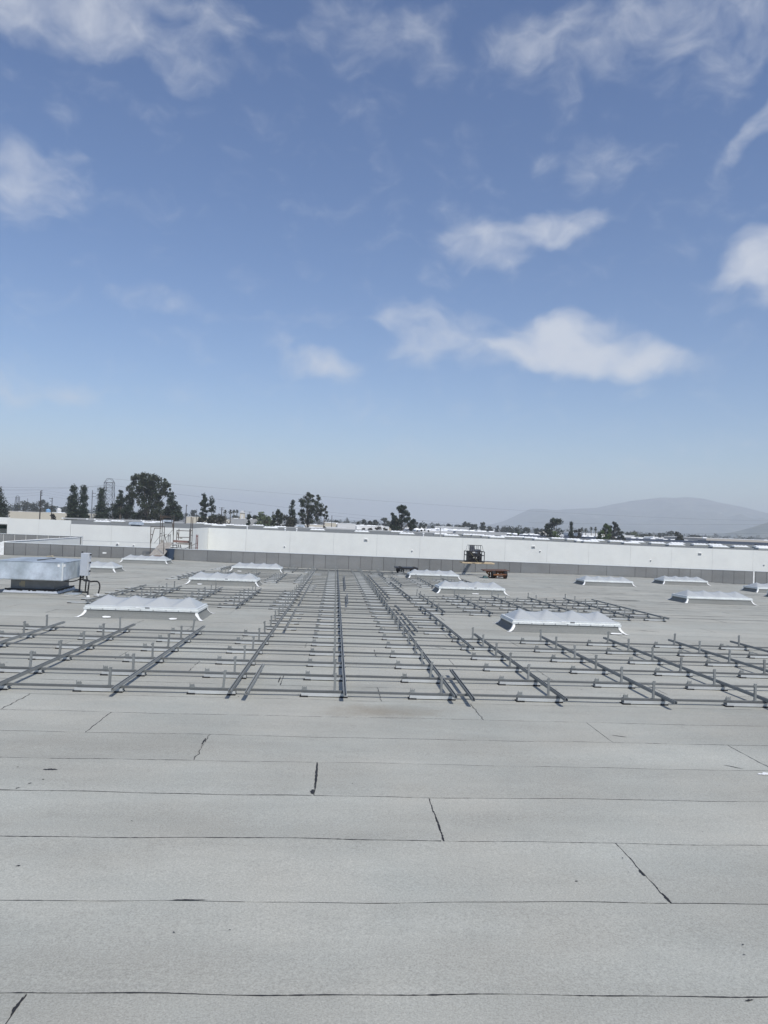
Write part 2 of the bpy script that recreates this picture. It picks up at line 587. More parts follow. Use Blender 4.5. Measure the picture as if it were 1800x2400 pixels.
def wloc(o):
    v = Vector((0, 0, 0))
    while o is not None:
        v += o.location
        o = o.parent
    return v


def link(name, me, parent=None, loc=(0, 0, 0), rot=None):
    o = bpy.data.objects.new(name, me)
    sc.collection.objects.link(o)
    o.parent = parent
    o.location = loc
    if rot is not None:
        o.rotation_euler = rot
    return o


def tag(o, label=None, cat=None, group=None, kind=None):
    if label:
        o['label'] = label
    if cat:
        o['category'] = cat
    if group:
        o['group'] = group
    if kind:
        o['kind'] = kind
    return o


def thing(name, label, cat, loc, group=None):
    o = link(name, None, None, loc)
    o.empty_display_size = .1
    return tag(o, label, cat, group)


def np_mesh(name, verts, faces_n, material, smooth=False):
    """verts (k*n,3) laid out face after face with n corners each"""
    k = len(verts) // faces_n
    me = bpy.data.meshes.new(name)
    me.vertices.add(len(verts))
    me.vertices.foreach_set('co', np.asarray(verts, dtype=np.float32).ravel())
    me.loops.add(len(verts))
    me.loops.foreach_set('vertex_index', np.arange(len(verts), dtype=np.int32))
    me.polygons.add(k)
    me.polygons.foreach_set('loop_start', np.arange(0, len(verts), faces_n, dtype=np.int32))
    me.polygons.foreach_set('loop_total', np.full(k, faces_n, dtype=np.int32))
    me.materials.append(material)
    me.update(calc_edges=True)
    return me


# ------------------------------------------------------------------ the roof surface
Y_PAR = 53.0


def smooth(a, b, x):
    t = min(1, max(0, (x - a) / (b - a)))
    return t * t * (3 - 2 * t)


DIP_X = [(-40, .06), (-22, .0), (-11.2, -.06), (-7, .02), (-4.2, .19), (0, .21), (5, .20), (7, .18), (12, .03), (15, .0), (19, .0), (24, .07), (29, .28), (45, .3)]


def dip(X):
    for (a, da), (b, db) in zip(DIP_X[:-1], DIP_X[1:]):
        if a <= X <= b:
            return da + (db - da) * (X - a) / (b - a)
    return DIP_X[0][1] if X < 0 else DIP_X[-1][1]


def rz(X, Y):
    """height of the finished roof: even fall plus shallow drainage valleys along the parapet"""
    return -SL * Y - dip(X) * smooth(43, 53, Y)


def on_roof(x, y, h=0.):
    d = ray(x, y)
    t = (-HC + h) / (d.z + SL * d.y)
    p = CAM + d * t
    return p


GROUND = -8.6

# ------------------------------------------------------------------ ground, mountains
g = MB()
g.face((-16000, -3000, GROUND), (16000, -3000, GROUND), (16000, 16000, GROUND), (-16000, 16000, GROUND))
tag(g.build('ground', M['asphalt']), kind='structure')


def ridge_terrain(name, pts, Yr, depth, rough, seed):
    """a range of hills whose crest line passes through the given directions, falling away in front and behind"""
    xs = [p[0] for p in pts]
    crest = [at(px_, py_, Yr) for px_, py_ in pts]
    cxs = np.array([c.x for c in crest])
    czs = np.array([c.z for c in crest])
    nx, ny = 150, 26
    X = np.linspace(cxs[0], cxs[-1], nx)
    H = np.interp(X, cxs, czs) - GROUND
    T = np.concatenate([np.linspace(-1, 0, 18), np.linspace(.07, .6, ny - 18)])
    r2 = np.random.default_rng(seed)
    # value noise by summed random sines
    ph = r2.uniform(0, 6.28, (28, 2))
    fr = r2.uniform(.6, 5.5, (28, 2)) * r2.choice([-1, 1], (28, 2)) / 1000
    V = np.zeros((ny, nx, 3))
    for j, t in enumerate(T):
        Yj = Yr + t * depth * (1.0 if t < 0 else 1.4)
        prof = max(0., 1 - abs(t)) ** .85 if t < 0 else max(0., 1 - t * 1.5)
        Xj = X * (Yj / Yr) ** .35
        nz = np.zeros(nx)
        for (a, b), (p, q) in zip(fr, ph):
            nz += np.sin(Xj * a * 1.3 + p) * np.sin(Yj * b * 1.3 + q) / (1 + 500 * (abs(a) + abs(b)))
        amp = rough * prof * (1 - prof ** 3) * 1.6
        z = GROUND - 3 + (H + 3) * prof * (1 - amp * np.abs(nz))
        V[j, :, 0], V[j, :, 1], V[j, :, 2] = Xj, Yj, z
    me = bpy.data.meshes.new(name)
    faces = [(j * nx + i, j * nx + i + 1, (j + 1) * nx + i + 1, (j + 1) * nx + i) for j in range(ny - 1) for i in range(nx - 1)]
    me.from_pydata([tuple(v) for v in V.reshape(-1, 3)], [], faces)
    me.materials.append(M['mountain'])
    me.polygons.foreach_set('use_smooth', [True] * len(me.polygons))
    return tag(link(name, me), kind='structure')


ridge_terrain('mountain', [(1120, 1236), (1154, 1229), (1182, 1221), (1215, 1205), (1243, 1192.5), (1270, 1192.5), (1300, 1195.5), (1335, 1193), (1400, 1190),
                           (1440, 1181), (1480, 1174), (1550, 1166), (1580, 1167), (1612, 1165), (1650, 1169), (1690, 1178.5), (1740, 1188),
                           (1800, 1203), (1860, 1212), (1960, 1222), (2100, 1238), (2300, 1262)], 7600, 2600, .55, 3)
ridge_terrain('hill', [(1640, 1257), (1690, 1253), (1735, 1244), (1765, 1235), (1800, 1224), (1850, 1212), (1920, 1206), (2000, 1212), (2150, 1240), (2300, 1268)], 3300, 600, .5, 8)
ridge_terrain('low_hills', [(-60, 1186), (40, 1184), (150, 1190), (260, 1192), (400, 1202), (520, 1205), (640, 1211), (760, 1216), (900, 1221.5), (1000, 1227), (1090, 1232)], 9000, 900, .4, 5)

# ------------------------------------------------------------------ our flat roof
XC = at(10.5, 1271, Y_PAR).x            # inner corner where the roof steps back on the left
Y_FAR = 68.5
X_L, X_R, Y_B = -62.0, 62.0, -14.0


def roof_patch(x0, x1, y0, y1, nx, ny, mb):
    i0 = len(mb.v)
    for j in range(ny + 1):
        for i in range(nx + 1):
            X = x0 + (x1 - x0) * i / nx
            Y = y0 + (y1 - y0) * j / ny
            mb.v.append((X, Y, rz(X, Y)))
    for j in range(ny):
        for i in range(nx):
            a = i0 + j * (nx + 1) + i
            mb.f.append((a, a + 1, a + nx + 2, a + nx + 1))


rb = MB()
roof_patch(X_L, X_R, Y_B, 40, 62, 20, rb)
roof_patch(X_L, X_R, 40, Y_PAR, 124, 13, rb)
roof_patch(X_L, XC, Y_PAR, Y_FAR, 20, 6, rb)
roof = tag(rb.build('flat_roof', M['roofing'], smooth=True), kind='structure')

# rows of roofing sheets: nearer rows one sheet at a time
ROW0, ROWP, SHL = 2.69, 0.912, 5.75
LAPS = {0: -1.36, 1: -2.45, 2: 2.15, 3: .87, 4: -.1, 5: -1.27, 6: -2.58, 7: -3.86, 8: .69, 9: -.72, 10: -2.2, 11: -3.6}


def lap_x(n):
    if n in LAPS:
        return LAPS[n]
    return -3.6 - 1.33 * (n - 11) if n > 11 else -1.36 + 1.25 * (-n)


def edge_wob(X, n):
    return .012 * math.sin(X * 1.1 + n * 2.7) + .009 * math.sin(X * 2.9 + n * 5.1) + .004 * math.sin(X * 7.7 + n)


def row_y(n, X):
    return ROW0 + ROWP * n + edge_wob(X, n)


def tar_line(mb, pts, wid, gap, seed, lift=.0062):
    """a ragged ribbon of bled bitumen along a seam, breaking off here and there"""
    r = random.Random(seed)
    prev = None
    on = True
    run = 0
    ph = r.uniform(0, 9)
    for k, (X, Y, nxv, nyv) in enumerate(pts):
        run -= 1
        if run <= 0:
            on = r.random() > gap
            run = r.randint(4, 22) if on else r.randint(2, 9)
        w = wid * (.35 + 1.25 * abs(math.sin(k * .13 + ph)) * r.random() + .25 * r.random())
        if r.random() < .02:
            w *= 1.5
        if not on:
            w *= .28
        o = wid * .4 * (r.random() - .5)
        a = (X + nxv * (o - w), Y + nyv * (o - w), rz(X, Y) + lift)
        b = (X + nxv * (o + w), Y + nyv * (o + w), rz(X, Y) + lift)
        if prev is not None:
            mb.face(prev[0], a, b, prev[1])
        prev = (a, b)


def make_sheet(n, x0, x1, seed):
    r = random.Random(seed)
    t = .0042 + .0012 * r.random()
    g_ = .002
    nx_ = max(3, int((x1 - x0) / .3))
    mb = MB()
    top, bot = [], []
    for i in range(nx_ + 1):
        X = x0 + g_ + (x1 - x0 - 2 * g_) * i / nx_
        ya, yb = row_y(n, X) + g_, row_y(n + 1, X) - g_
        hump = .003 * math.sin(X * 3.1 + seed) * math.sin(X * .9 + 2 * seed)
        mb.v += [(X, ya, rz(X, ya) - .001), (X, ya, rz(X, ya) + t), (X, (ya + yb) / 2, rz(X, (ya + yb) / 2) + t + hump),
                 (X, yb, rz(X, yb) + t), (X, yb, rz(X, yb) - .001)]
    for i in range(nx_):
        a = 5 * i
        for k in range(4):
            mb.f.append((a + k, a + 5 + k, a + 6 + k, a + 1 + k))
    mb.f.append((0, 1, 2, 3, 4))
    a = 5 * nx_
    mb.f.append((a + 4, a + 3, a + 2, a + 1, a))
    c = Vector(((x0 + x1) / 2, row_y(n, x0) + .45, rz((x0 + x1) / 2, row_y(n, x0) + .45)))
    s = mb.build('roofing_sheet', M['roofing'], roof, loc=c)
    # bitumen bled out along its front edge and its left end lap
    tb = MB()
    heavy = r.random()
    step = .03 if n < 8 else .06
    pts = [(X, row_y(n, X), 0, 1) for X in np.arange(x0, x1 + .01, step)]
    tar_line(tb, pts, .0022 + .0026 * heavy ** 2, .42 - .3 * heavy, seed)
    ys = np.arange(row_y(n, x0), row_y(n + 1, x0), .02)
    wig = r.uniform(.002, .016)
    tar_line(tb, [(x0 + wig * math.sin(k * .5 + seed) * math.sin(k * .17), y, 1, 0) for k, y in enumerate(ys)],
             .0055 if r.random() < .4 else .0032, .12, seed + 1)
    tb.build('tar_seam', M['tar'], s)
    return s


N_NEAR = 20
for n in range(-2, N_NEAR):
    ymid = ROW0 + ROWP * (n + .5)
    lo, hi = -1.2 - .50 * max(ymid, 2.5), 1.6 + .66 * max(ymid, 2.5)
    x = lap_x(n)
    while x > lo:
        x -= SHL
    while x < hi:
        make_sheet(n, x, x + SHL, n * 31 + int(x * 7))
        x += SHL
# beyond those the sheets are too small to pick apart: their seams as one part
tb = MB()
for n in range(N_NEAR, 55):
    ymid = ROW0 + ROWP * n
    if ymid > Y_PAR - .5:
        break
    lo, hi = -8 - .55 * ymid, 8 + .66 * ymid
    tar_line(tb, [(X, row_y(n, X), 0, 1) for X in np.arange(lo, hi, .22)], .010 + .018 * random.random(), .4, n * 77, lift=.004)
    x = lap_x(n)
    while x > lo:
        x -= SHL
    while x < hi:
        tar_line(tb, [(x, y, 1, 0) for y in np.arange(row_y(n, x), row_y(n + 1, x), .1)], .008, .35, int(n * 13 + x * 3), lift=.004)
        x += SHL
for n in range(-12, -2):
    tar_line(tb, [(X, row_y(n, X), 0, 1) for X in np.arange(-8, 8, .2)], .006, .3, n * 77, lift=.004)
tag(tb.build('tar_seams', M['tar'], roof), kind='stuff')

# scuffs and bitumen smears with shapes of their own
sm = MB()
r_ = random.Random(5)


def smear(mb, X, Y, L, W, ang, seed, lift=.0085):
    r = random.Random(seed)
    ca, sa = math.cos(ang), math.sin(ang)
    k = 12
    up, dn = [], []
    for i in range(k + 1):
        t = i / k
        s = (t - .5) * L
        w = W * (math.sin(math.pi * t) ** .6 + .05) * (.4 + .8 * r.random())
        up.append((X + s * ca - w * sa, Y + s * sa + w * ca))
        w2 = W * (math.sin(math.pi * t) ** .6 + .05) * (.2 + .5 * r.random())
        dn.append((X + s * ca + w2 * sa, Y + s * sa - w2 * ca))
    for i in range(k):
        mb.face(*[(p[0], p[1], rz(*p) + lift) for p in (dn[i], dn[i + 1], up[i + 1], up[i])])


for (X, Y, L, W, a) in [(-2.47, 6.89, .13, .03, .03), (-2.43, 6.62, .02, .012, .9), (-2.5, 6.52, .03, .012, .8), (-2.55, 6.4, .04, .012, 1.0), (-2.78, 6.95, .02, .01, 0),
                        (-2.74, 6.35, .3, .006, .03), (-.78, 4.518, .2, .007, 0), (2.14, 4.93, .10, .011, 1.57), (2.155, 4.58, .14, .012, 1.57), (4.1, 7.35, .2, .01, 2.4),
                        (-.09, 6.85, .75, .014, 1.57), (-.11, 6.42, .12, .025, 1.57), (-1.285, 7.9, .25, .014, 1.57), (.875, 5.75, .3, .010, 1.57), (3.35, 8.45, .18, .012, 2.7),
                        (4.05, 6.5, .12, .01, 2.3), (4.2, 6.35, .1, .01, 2.4), (-1.362, 3.52, .14, .012, 1.57), (2.35, 4.05, .015, .006, .3), (2.3, 3.95, .012, .006, 0), (2.1, 3.55, .05, .008, .2),
                        (1.65, 4.8, .02, .008, 0), (-2.2, 5.2, .04, .01, .4), (-1.95, 4.95, .03, .01, .3), (.69, 10.6, .4, .010, 1.57), (-.76, 11.3, .5, .012, 1.57), (2.2, 15.0, .3, .02, 2.3),
                        (7.5, 21.5, .8, .03, 2.6), (9.5, 24, .9, .03, 2.5), (11.8, 29.5, 1.2, .12, .05), (11.2, 29.9, .6, .05, .1), (12.5, 25.0, .8, .03, 2.6), (8.2, 19.0, .6, .025, 2.6),
                        (14.5, 33.0, .9, .04, 2.6), (13.0, 19.6, .7, .03, 2.6), (10.4, 36, 1.0, .05, .1), (-9.6, 32.5, 1.4, .04, .05), (-7, 28.5, .7, .03, .1), (-3.3, 17.2, .5, .02, .1)]:
    smear(sm, X, Y, L, W, a, int(X * 91 + Y * 17))
for k in range(90):
    Y = r_.uniform(3, 16) if k < 60 else r_.uniform(16, 45)
    X = r_.uniform(-.48 * Y, .58 * Y)
    s = r_.uniform(.004, .012) * (1 if Y < 10 else 2)
    smear(sm, X, Y, s * 1.6, s * .5, r_.uniform(0, 3), k)
tag(sm.build('bitumen_specks', M['tar'], roof), kind='stuff')
pb = MB()
smear(pb, 4.33, 7.12, .22, .05, .05, 3, lift=.011)
pb.build('white_patch', M['white_patch'], roof)

# ------------------------------------------------------------------ parapets of our roof
PT = lambda X: -.235 - .0031 * (X + 5)     # top of the front parapet


def wall_strip(mb, xa, xb, ya, yb, zb, zt):
    mb.hexa([(xa, ya, zb), (xb, ya, zb), (xb, yb, zb), (xa, yb, zb), (xa, ya, zt(xa)), (xb, ya, zt(xb)), (xb, yb, zt(xb)), (xa, yb, zt(xa))])


par = thing('parapet_wall', 'long low grey parapet clad in roofing panels along the far roof edge', 'wall', (0, Y_PAR, -1.1))
w = MB()
wall_strip(w, XC, X_R, Y_PAR + .012, Y_PAR + .30, GROUND, PT)
w.build('wall_core', M['white_wall'], par)
w = MB()
wall_strip(w, XC - .02, X_R, Y_PAR - .03, Y_PAR + .34, -.3, lambda X: PT(X) + .032)
w.v = [(x, y, z if i % 8 >= 4 else PT(x) + .004) for i, (x, y, z) in enumerate(w.v)]
w.build('coping', M['alum'], par)
joints = []
x = .14
while x < 36:
    joints.append(x)
    x += .825 if not (12.6 < x < 20.2) else 2.1
x = .14
while x > XC + .4:
    joints.append(x)
    x -= .825 if not (-12.5 < x < -6.6) else 1.65
joints = sorted(joints + [XC + .01])
for a, b in zip(joints[:-1], joints[1:]):
    w = MB()
    zb = min(rz(a, Y_PAR), rz(b, Y_PAR)) - .05
    o_ = .004 * random.random()
    ga = .011 + .008 * random.random()
    w.hexa([(a + ga, Y_PAR - .006 - o_, zb), (b - ga * .6, Y_PAR - .006 - o_, zb), (b - ga * .6, Y_PAR + .012, zb), (a + ga, Y_PAR + .012, zb),
            (a + ga, Y_PAR - .006 - o_, PT(a) + .003), (b - ga * .6, Y_PAR - .006 - o_, PT(b) + .003), (b - ga * .6, Y_PAR + .012, PT(b) + .003), (a + ga, Y_PAR + .012, PT(a) + .003)])
    w.build('membrane_panel', M['parapet'], par)
w = MB()
for jx in joints[:-1]:
    w.hexa([(jx - .012, Y_PAR - .002, rz(jx, Y_PAR)), (jx + .012, Y_PAR - .002, rz(jx, Y_PAR)), (jx + .012, Y_PAR + .014, rz(jx, Y_PAR)), (jx - .012, Y_PAR + .014, rz(jx, Y_PAR)),
            (jx - .012, Y_PAR - .002, PT(jx)), (jx + .012, Y_PAR - .002, PT(jx)), (jx + .012, Y_PAR + .014, PT(jx)), (jx - .012, Y_PAR + .014, PT(jx))])
tag(w.build('panel_joint', M['tar'], par), kind='stuff')
w = MB()     # tarred foot of the parapet
pts = [(X, Y_PAR - .02 - .05 * random.random(), 0, 1) for X in np.arange(XC, 36, .2)]
tar_line(w, pts, .035, .25, 9, lift=.012)
tag(w.build('foot_seam', M['tar'], par), kind='stuff')
w = MB()     # pale flashing strip near the right end and a small patch on the left
fx = at(1300 + 1547 / 3.318, 1350, Y_PAR).x
w.box(fx - .05, fx + .05, Y_PAR - .03, Y_PAR - .012, rz(fx, Y_PAR), PT(fx) + .04)
w.build('flashing_strip', M['white_patch'], par)
w = MB()
pp = at(813 / 3.318, 1080 + 716 / 3.318, Y_PAR)
w.box(pp.x - .13, pp.x + .13, Y_PAR - .02, Y_PAR - .011, pp.z - .05, pp.z + .05)
w.build('flashing_patch', M['white_patch'], par)

# the return that runs away at the left corner, white outside, and the farther parapet
sidep = thing('parapet_return', 'white outer face of the parapet running away from the left roof corner', 'wall', (XC, Y_PAR, -1.1))
zr = at(208, 1260, Y_FAR).z
w = MB()
w.hexa([(XC - .28, Y_PAR + .31, GROUND), (XC + .02, Y_PAR + .31, GROUND), (XC + .02, Y_FAR - .35, GROUND), (XC - .28, Y_FAR - .35, GROUND),
        (XC - .28, Y_PAR + .31, PT(XC) + .03), (XC + .02, Y_PAR + .31, PT(XC) + .03), (XC + .02, Y_FAR - .35, zr), (XC - .28, Y_FAR - .35, zr)])
w.build('wall_core', M['white_wall'], sidep)
w = MB()
w.hexa([(XC - .31, Y_PAR + .345, PT(XC) + .032), (XC + .05, Y_PAR + .345, PT(XC) + .032), (XC + .05, Y_FAR - .352, zr + .002), (XC - .31, Y_FAR - .352, zr + .002),
        (XC - .31, Y_PAR + .345, PT(XC) + .06), (XC + .05, Y_PAR + .345, PT(XC) + .06), (XC + .05, Y_FAR - .352, zr + .03), (XC - .31, Y_FAR - .352, zr + .03)])
w.build('coping', M['white_patch'], sidep)
w = MB()
w.box(XC - .3, XC - .015, Y_PAR - .012, Y_PAR + .30, rz(XC, 53), PT(XC) + .02)
w.build('corner_flashing', M['white_patch'], sidep)
farp = thing('parapet_wall', 'shorter stretch of grey panelled parapet behind the white return at left', 'wall', (XC - 6, Y_FAR, -1.3))
zf = lambda X: zr + .045 - .002 * (X - XC)
w = MB()
wall_strip(w, X_L, XC + .05, Y_FAR + .012, Y_FAR + .3, GROUND, lambda X: zf(X))
w.build('wall_core', M['white_wall'], farp)
x = XC + .04
while x > XC - 14:
    w = MB()
    a, b = x - .96, x - .03
    w.hexa([(a, Y_FAR - .01, -1.6), (b, Y_FAR - .01, -1.6), (b, Y_FAR + .011, -1.6), (a, Y_FAR + .011, -1.6), (a, Y_FAR - .01, zf(a) + .003), (b, Y_FAR - .01, zf(b) + .003), (b, Y_FAR + .011, zf(b) + .003), (a, Y_FAR + .011, zf(a) + .003)])
    w.build('membrane_panel', M['parapet'], farp)
    x -= .97
w = MB()
wall_strip(w, X_L, XC + .07, Y_FAR - .03, Y_FAR + .33, -.3, lambda X: zf(X) + .03)
w.v = [(x, y, z if i % 8 >= 4 else zf(x) + .004) for i, (x, y, z) in enumerate(w.v)]
w.build('coping', M['alum'], farp)

# ------------------------------------------------------------------ white building across the court
YW1, YW2, RW = 125.0, 140.0, -.52
wb = thing('white_building', 'long white tilt-up building across the court behind the grey parapet', 'building', (0, YW2, GROUND))


def wpanel(xa, xb, Y, za, zb):
    w = MB()
    w.hexa([(xa, Y, GROUND), (xb, Y, GROUND), (xb, Y + .25, GROUND), (xa, Y + .25, GROUND), (xa, Y, za), (xb, Y, zb), (xb, Y + .25, zb), (xa, Y + .25, za)])
    return w.build('wall_panel', M['white_wall'], wb)


pL = [at(-300, 1213 - 9, YW1), at(17.5, 1213, YW1), at(166, 1219.5, YW1), at(167, 1228, YW1), at(452, 1238.8, YW1)]
zc = lambda px_, py_, Y: at(px_, py_, Y)
cuts = [17.5, 166]
a_, b_ = at(17.5, 1214.3, YW1), at(166, 1219.6, YW1)
wpanel(a_.x, (a_.x + b_.x) / 2 - .01, YW1, a_.z, (a_.z + b_.z) / 2)
wpanel((a_.x + b_.x) / 2 + .01, b_.x - .01, YW1, (a_.z + b_.z) / 2, b_.z)
a_, b_ = at(166, 1228, YW1), at(452, 1238.8, YW1)
for k in range(3):
    t0, t1 = k / 3, (k + 1) / 3
    wpanel(a_.x + (b_.x - a_.x) * t0 + .012, a_.x + (b_.x - a_.x) * t1 - .012, YW1, a_.z + (b_.z - a_.z) * t0, a_.z + (b_.z - a_.z) * t1)
XJ = b_.x
# set-back part at the far left with its green band
a_, b_ = at(-260, 1202, YW1 + 6), at(19, 1213, YW1 + 6)
wpanel(a_.x, b_.x + .3, YW1 + 6, a_.z, b_.z)
ga, gb = at(-260, 1220, YW1 + 6), at(19, 1231.2, YW1 + 6)
w = MB()
w.hexa([(ga.x, YW1 + 5.97, ga.z - .58), (gb.x, YW1 + 5.97, gb.z - .58), (gb.x, YW1 + 5.998, gb.z - .58), (ga.x, YW1 + 5.998, ga.z - .58),
        (ga.x, YW1 + 5.97, ga.z), (gb.x, YW1 + 5.97, gb.z), (gb.x, YW1 + 5.998, gb.z), (ga.x, YW1 + 5.998, ga.z)])
w.build('green_band', M['green_paint'], wb)
# return between the two fronts
zj = b_.z
zj1, zj2 = at(452, 1238.8, YW1).z, at(487, 1236.7, YW2).z
w = MB()
w.hexa([(XJ - .25, YW1 + .26, GROUND), (XJ, YW1 + .26, GROUND), (XJ, YW2, GROUND), (XJ - .25, YW2, GROUND),
        (XJ - .25, YW1 + .26, zj1), (XJ, YW1 + .26, zj1), (XJ, YW2, zj2), (XJ - .25, YW2, zj2)])
w.build('wall_panel', M['white_wall'], wb)
# right-hand front in tilt-up panels
PW = [(487, 1236.7), (789, 1249), (1225, 1266), (1497, 1279.6), (1800, 1291), (2200, 1306)]
PWw = [at(a, b, YW2) for a, b in PW]


def ztop(X):
    for p, q in zip(PWw[:-1], PWw[1:]):
        if X <= q.x:
            return p.z + (q.z - p.z) * (X - p.x) / (q.x - p.x)
    return PWw[-1].z


jx = at(1300 + 265 / 3.318, 1300, YW2).x
pw = at(1300 + 588 / 3.318, 1300, YW2).x - jx
x = jx
while x > XJ + 1:
    x -= pw
x = max(x, XJ + .01)
first = True
while x < 105:
    xn = (jx - math.floor((jx - x - .02) / pw) * pw) if first else x + pw
    if first:
        xn = x + ((jx - x) % pw or pw)
        first = False
    wpanel(x + .012, xn - .012, YW2, ztop(x), ztop(xn))
    x = xn
w = MB()    # dark backing seen in the joints
w.box(XJ + .02, 104, YW2 + .15, YW2 + .24, GROUND, -.5)
w.build('wall_backing', M['joint'], wb)
w = MB()    # thin reveal line low on the recessed front
w.box(at(167, 1270, YW1).x, XJ - .1, YW1 - .012, YW1 - .002, at(300, 1270.5, YW1).z - .03, at(300, 1270.5, YW1).z + .03)
w.build('reveal_line', M['joint'], wb)
w = MB()
w.face((at(-300, 1200, YW1).x, YW1 + .2, RW), (XJ - .2, YW1 + .2, RW), (XJ - .2, 240, RW), (at(-300, 1200, YW1).x, 240, RW))
w.face((XJ - .2, YW2 + .2, RW), (150, YW2 + .2, RW), (150, 238, RW), (XJ - .2, 238, RW))
w.build('roof_deck', M['roof_grey'], wb)
# far parapet of that roof, in lengths with pale posts
for (xa, xb, ya, yb) in ((147, 203, 1213, 1214.5), (204.5, 221, 1214.6, 1215), (222.5, 248, 1215.2, 1216), (249.5, 334, 1216.2, 1219), (339, 400, 1219.2, 1221.5), (407, 430, 1222, 1222.8)):
    p, q = at(xa, ya, 236), at(xb, yb, 236)
    w = MB()
    w.hexa([(p.x, 236, RW), (q.x, 236, RW), (q.x, 236.3, RW), (p.x, 236.3, RW), (p.x, 236, p.z), (q.x, 236, q.z), (q.x, 236.3, q.z), (p.x, 236.3, p.z)])
    w.build('rear_parapet', M['b_grey'], wb)
for xa in (146, 203.7, 221.8, 248.8, 336.5, 403.5):
    p = at(xa, 1213 + (xa - 146) * .0335, 235.5)
    w = MB()
    w.box(p.x - .22, p.x + .22, 235.5, 236, RW, p.z + .05)
    w.build('parapet_post', M['roof_white'], wb)
w = MB()
p, q = at(437, 1222.5, 232), at(1130, 1255, 232)
w.hexa([(p.x, 232, RW), (q.x, 232, RW), (q.x, 232.3, RW), (p.x, 232.3, RW), (p.x, 232, -.28), (q.x, 232, -.28), (q.x, 232.3, -.28), (p.x, 232.3, -.28)])
w.build('rear_parapet', M['b_grey'], wb)
# bulkhead lights and flood lights on the wall
for (px_, py_, s) in ((667, 1281, .14), (1266, 1292, .14), (1525.5, 1313.5, .14), (1791, 1324, .14), (966, 1291, .14), (275, 1275.5, .2), (313, 1278, .12)):
    Yw = YW1 if px_ < 450 else YW2
    p = at(px_, py_, Yw - .1)
    w = MB()
    w.tube((p.x, Yw - .005, p.z), (p.x, Yw - .12, p.z), s * 1.2, s, 10)
    l_ = w.build('bulkhead_lamp', M['white_patch'], wb)
    w = MB()
    w.tube((p.x, Yw - .121, p.z - .03), (p.x, Yw - .16, p.z - .04), s * .7, s * .6, 10)
    w.build('lens', M['galv_dark'], l_)
for (px_, py_) in ((858, 1265.5), (1251, 1282), (1641.5, 1298)):
    p = at(px_, py_, YW2 - .2)
    w = MB()
    w.box(p.x - .32, p.x + .32, YW2 - .16, YW2 - .005, p.z - .12, p.z + .2)
    l_ = w.build('flood_lamp', M['white_patch'], wb)
    w = MB()
    w.box(p.x - .26, p.x + .2, YW2 - .19, YW2 - .162, p.z - .08, p.z + .1)
    w.build('lens', M['galv_dark'], l_)


# ------------------------------------------------------------------ skylights
def dome_mesh(w, d, h, bays, nu, nv):
    """ridge of joined pyramids in moulded acrylic"""
    mb = MB()
    bw = w / bays
    for j in range(nv + 1):
        for i in range(nu + 1):
            x = -w / 2 + w * i / nu
            y = -d / 2 + d * j / nv
            u = ((x + w / 2) / bw) % 1.0
            u = abs(2 * u - 1) if i < nu else 1.0
            v = abs(2 * y / d)
            e = min(1.0, (w / 2 - abs(x)) / (bw * .5))       # hip at both ends
            p = 1 - max(u, v)
            p = p - .10 * max(0., p - .72) ** 1.0 * 2
            tt = .70 * (1 - v ** 1.25) * e
            z = h * math.log(math.exp(8 * p) + math.exp(8 * tt)) / 8
            z -= h * math.log(2) / 8 * (1 - .9 * max(p, tt))
            edge = min(1.0, (1 - v) * 6) * min(1.0, e * 4)
            z = max(0, z) * edge
            mb.v.append((x, y, z))
    for j in range(nv):
        for i in range(nu):
            a = j * (nu + 1) + i
            mb.f.append((a, a + 1, a + nu + 2, a + nu + 1))
    # skirt
    return mb


def ring(mb, lo, hi):
    """walls between two rectangular rings given as (hx, hy, z)"""
    c0 = [(-lo[0], -lo[1], lo[2]), (lo[0], -lo[1], lo[2]), (lo[0], lo[1], lo[2]), (-lo[0], lo[1], lo[2])]
    c1 = [(-hi[0], -hi[1], hi[2]), (hi[0], -hi[1], hi[2]), (hi[0], hi[1], hi[2]), (-hi[0], hi[1], hi[2])]
    for k in range(4):
        k2 = (k + 1) % 4
        mb.face(c0[k], c0[k2], c1[k2], c1[k])


FW, FD = 1.36, .69
_dm = dome_mesh(2.68, 1.34, .245, 4, 64, 20)
SK_DOME = _dm.mesh('dome', M['opal'], True)
SK_DOME_WHITE = _dm.mesh('dome', M['roof_white'], True)
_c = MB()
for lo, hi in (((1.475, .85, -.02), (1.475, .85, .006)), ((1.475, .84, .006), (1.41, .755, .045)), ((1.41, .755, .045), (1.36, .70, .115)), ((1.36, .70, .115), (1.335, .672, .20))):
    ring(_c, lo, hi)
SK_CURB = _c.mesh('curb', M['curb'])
_f = MB()
ring(_f, (1.372, .702, .188), (1.372, .702, .235))
ring(_f, (1.372, .702, .235), (1.352, .682, .242))
ring(_f, (1.352, .682, .242), (1.352, .682, .282))
ring(_f, (1.352, .682, .282), (1.31, .64, .290))
ring(_f, (1.31, .64, .290), (1.31, .64, .25))
ring(_f, (1.33, .66, .188), (1.372, .702, .188))
SK_FRAME = _f.mesh('frame', M['alum'])
_t = MB()
_t.tube((0, -.705, .21), (0, -.712, .21), .011, .011, 6)
SK_SCREW = _t.mesh('screw', M['galv_dark'])
_t = MB()
_t.box(-.055, .055, -.69, -.6835, .248, .276)
SK_PLATE = _t.mesh('label_plate', M['galv_dark'])
_t = MB()
_t.box(-.06, .06, -.689, -.6835, .248, .276)
SK_PLATE2 = _t.mesh('sticker', M['white_patch'])


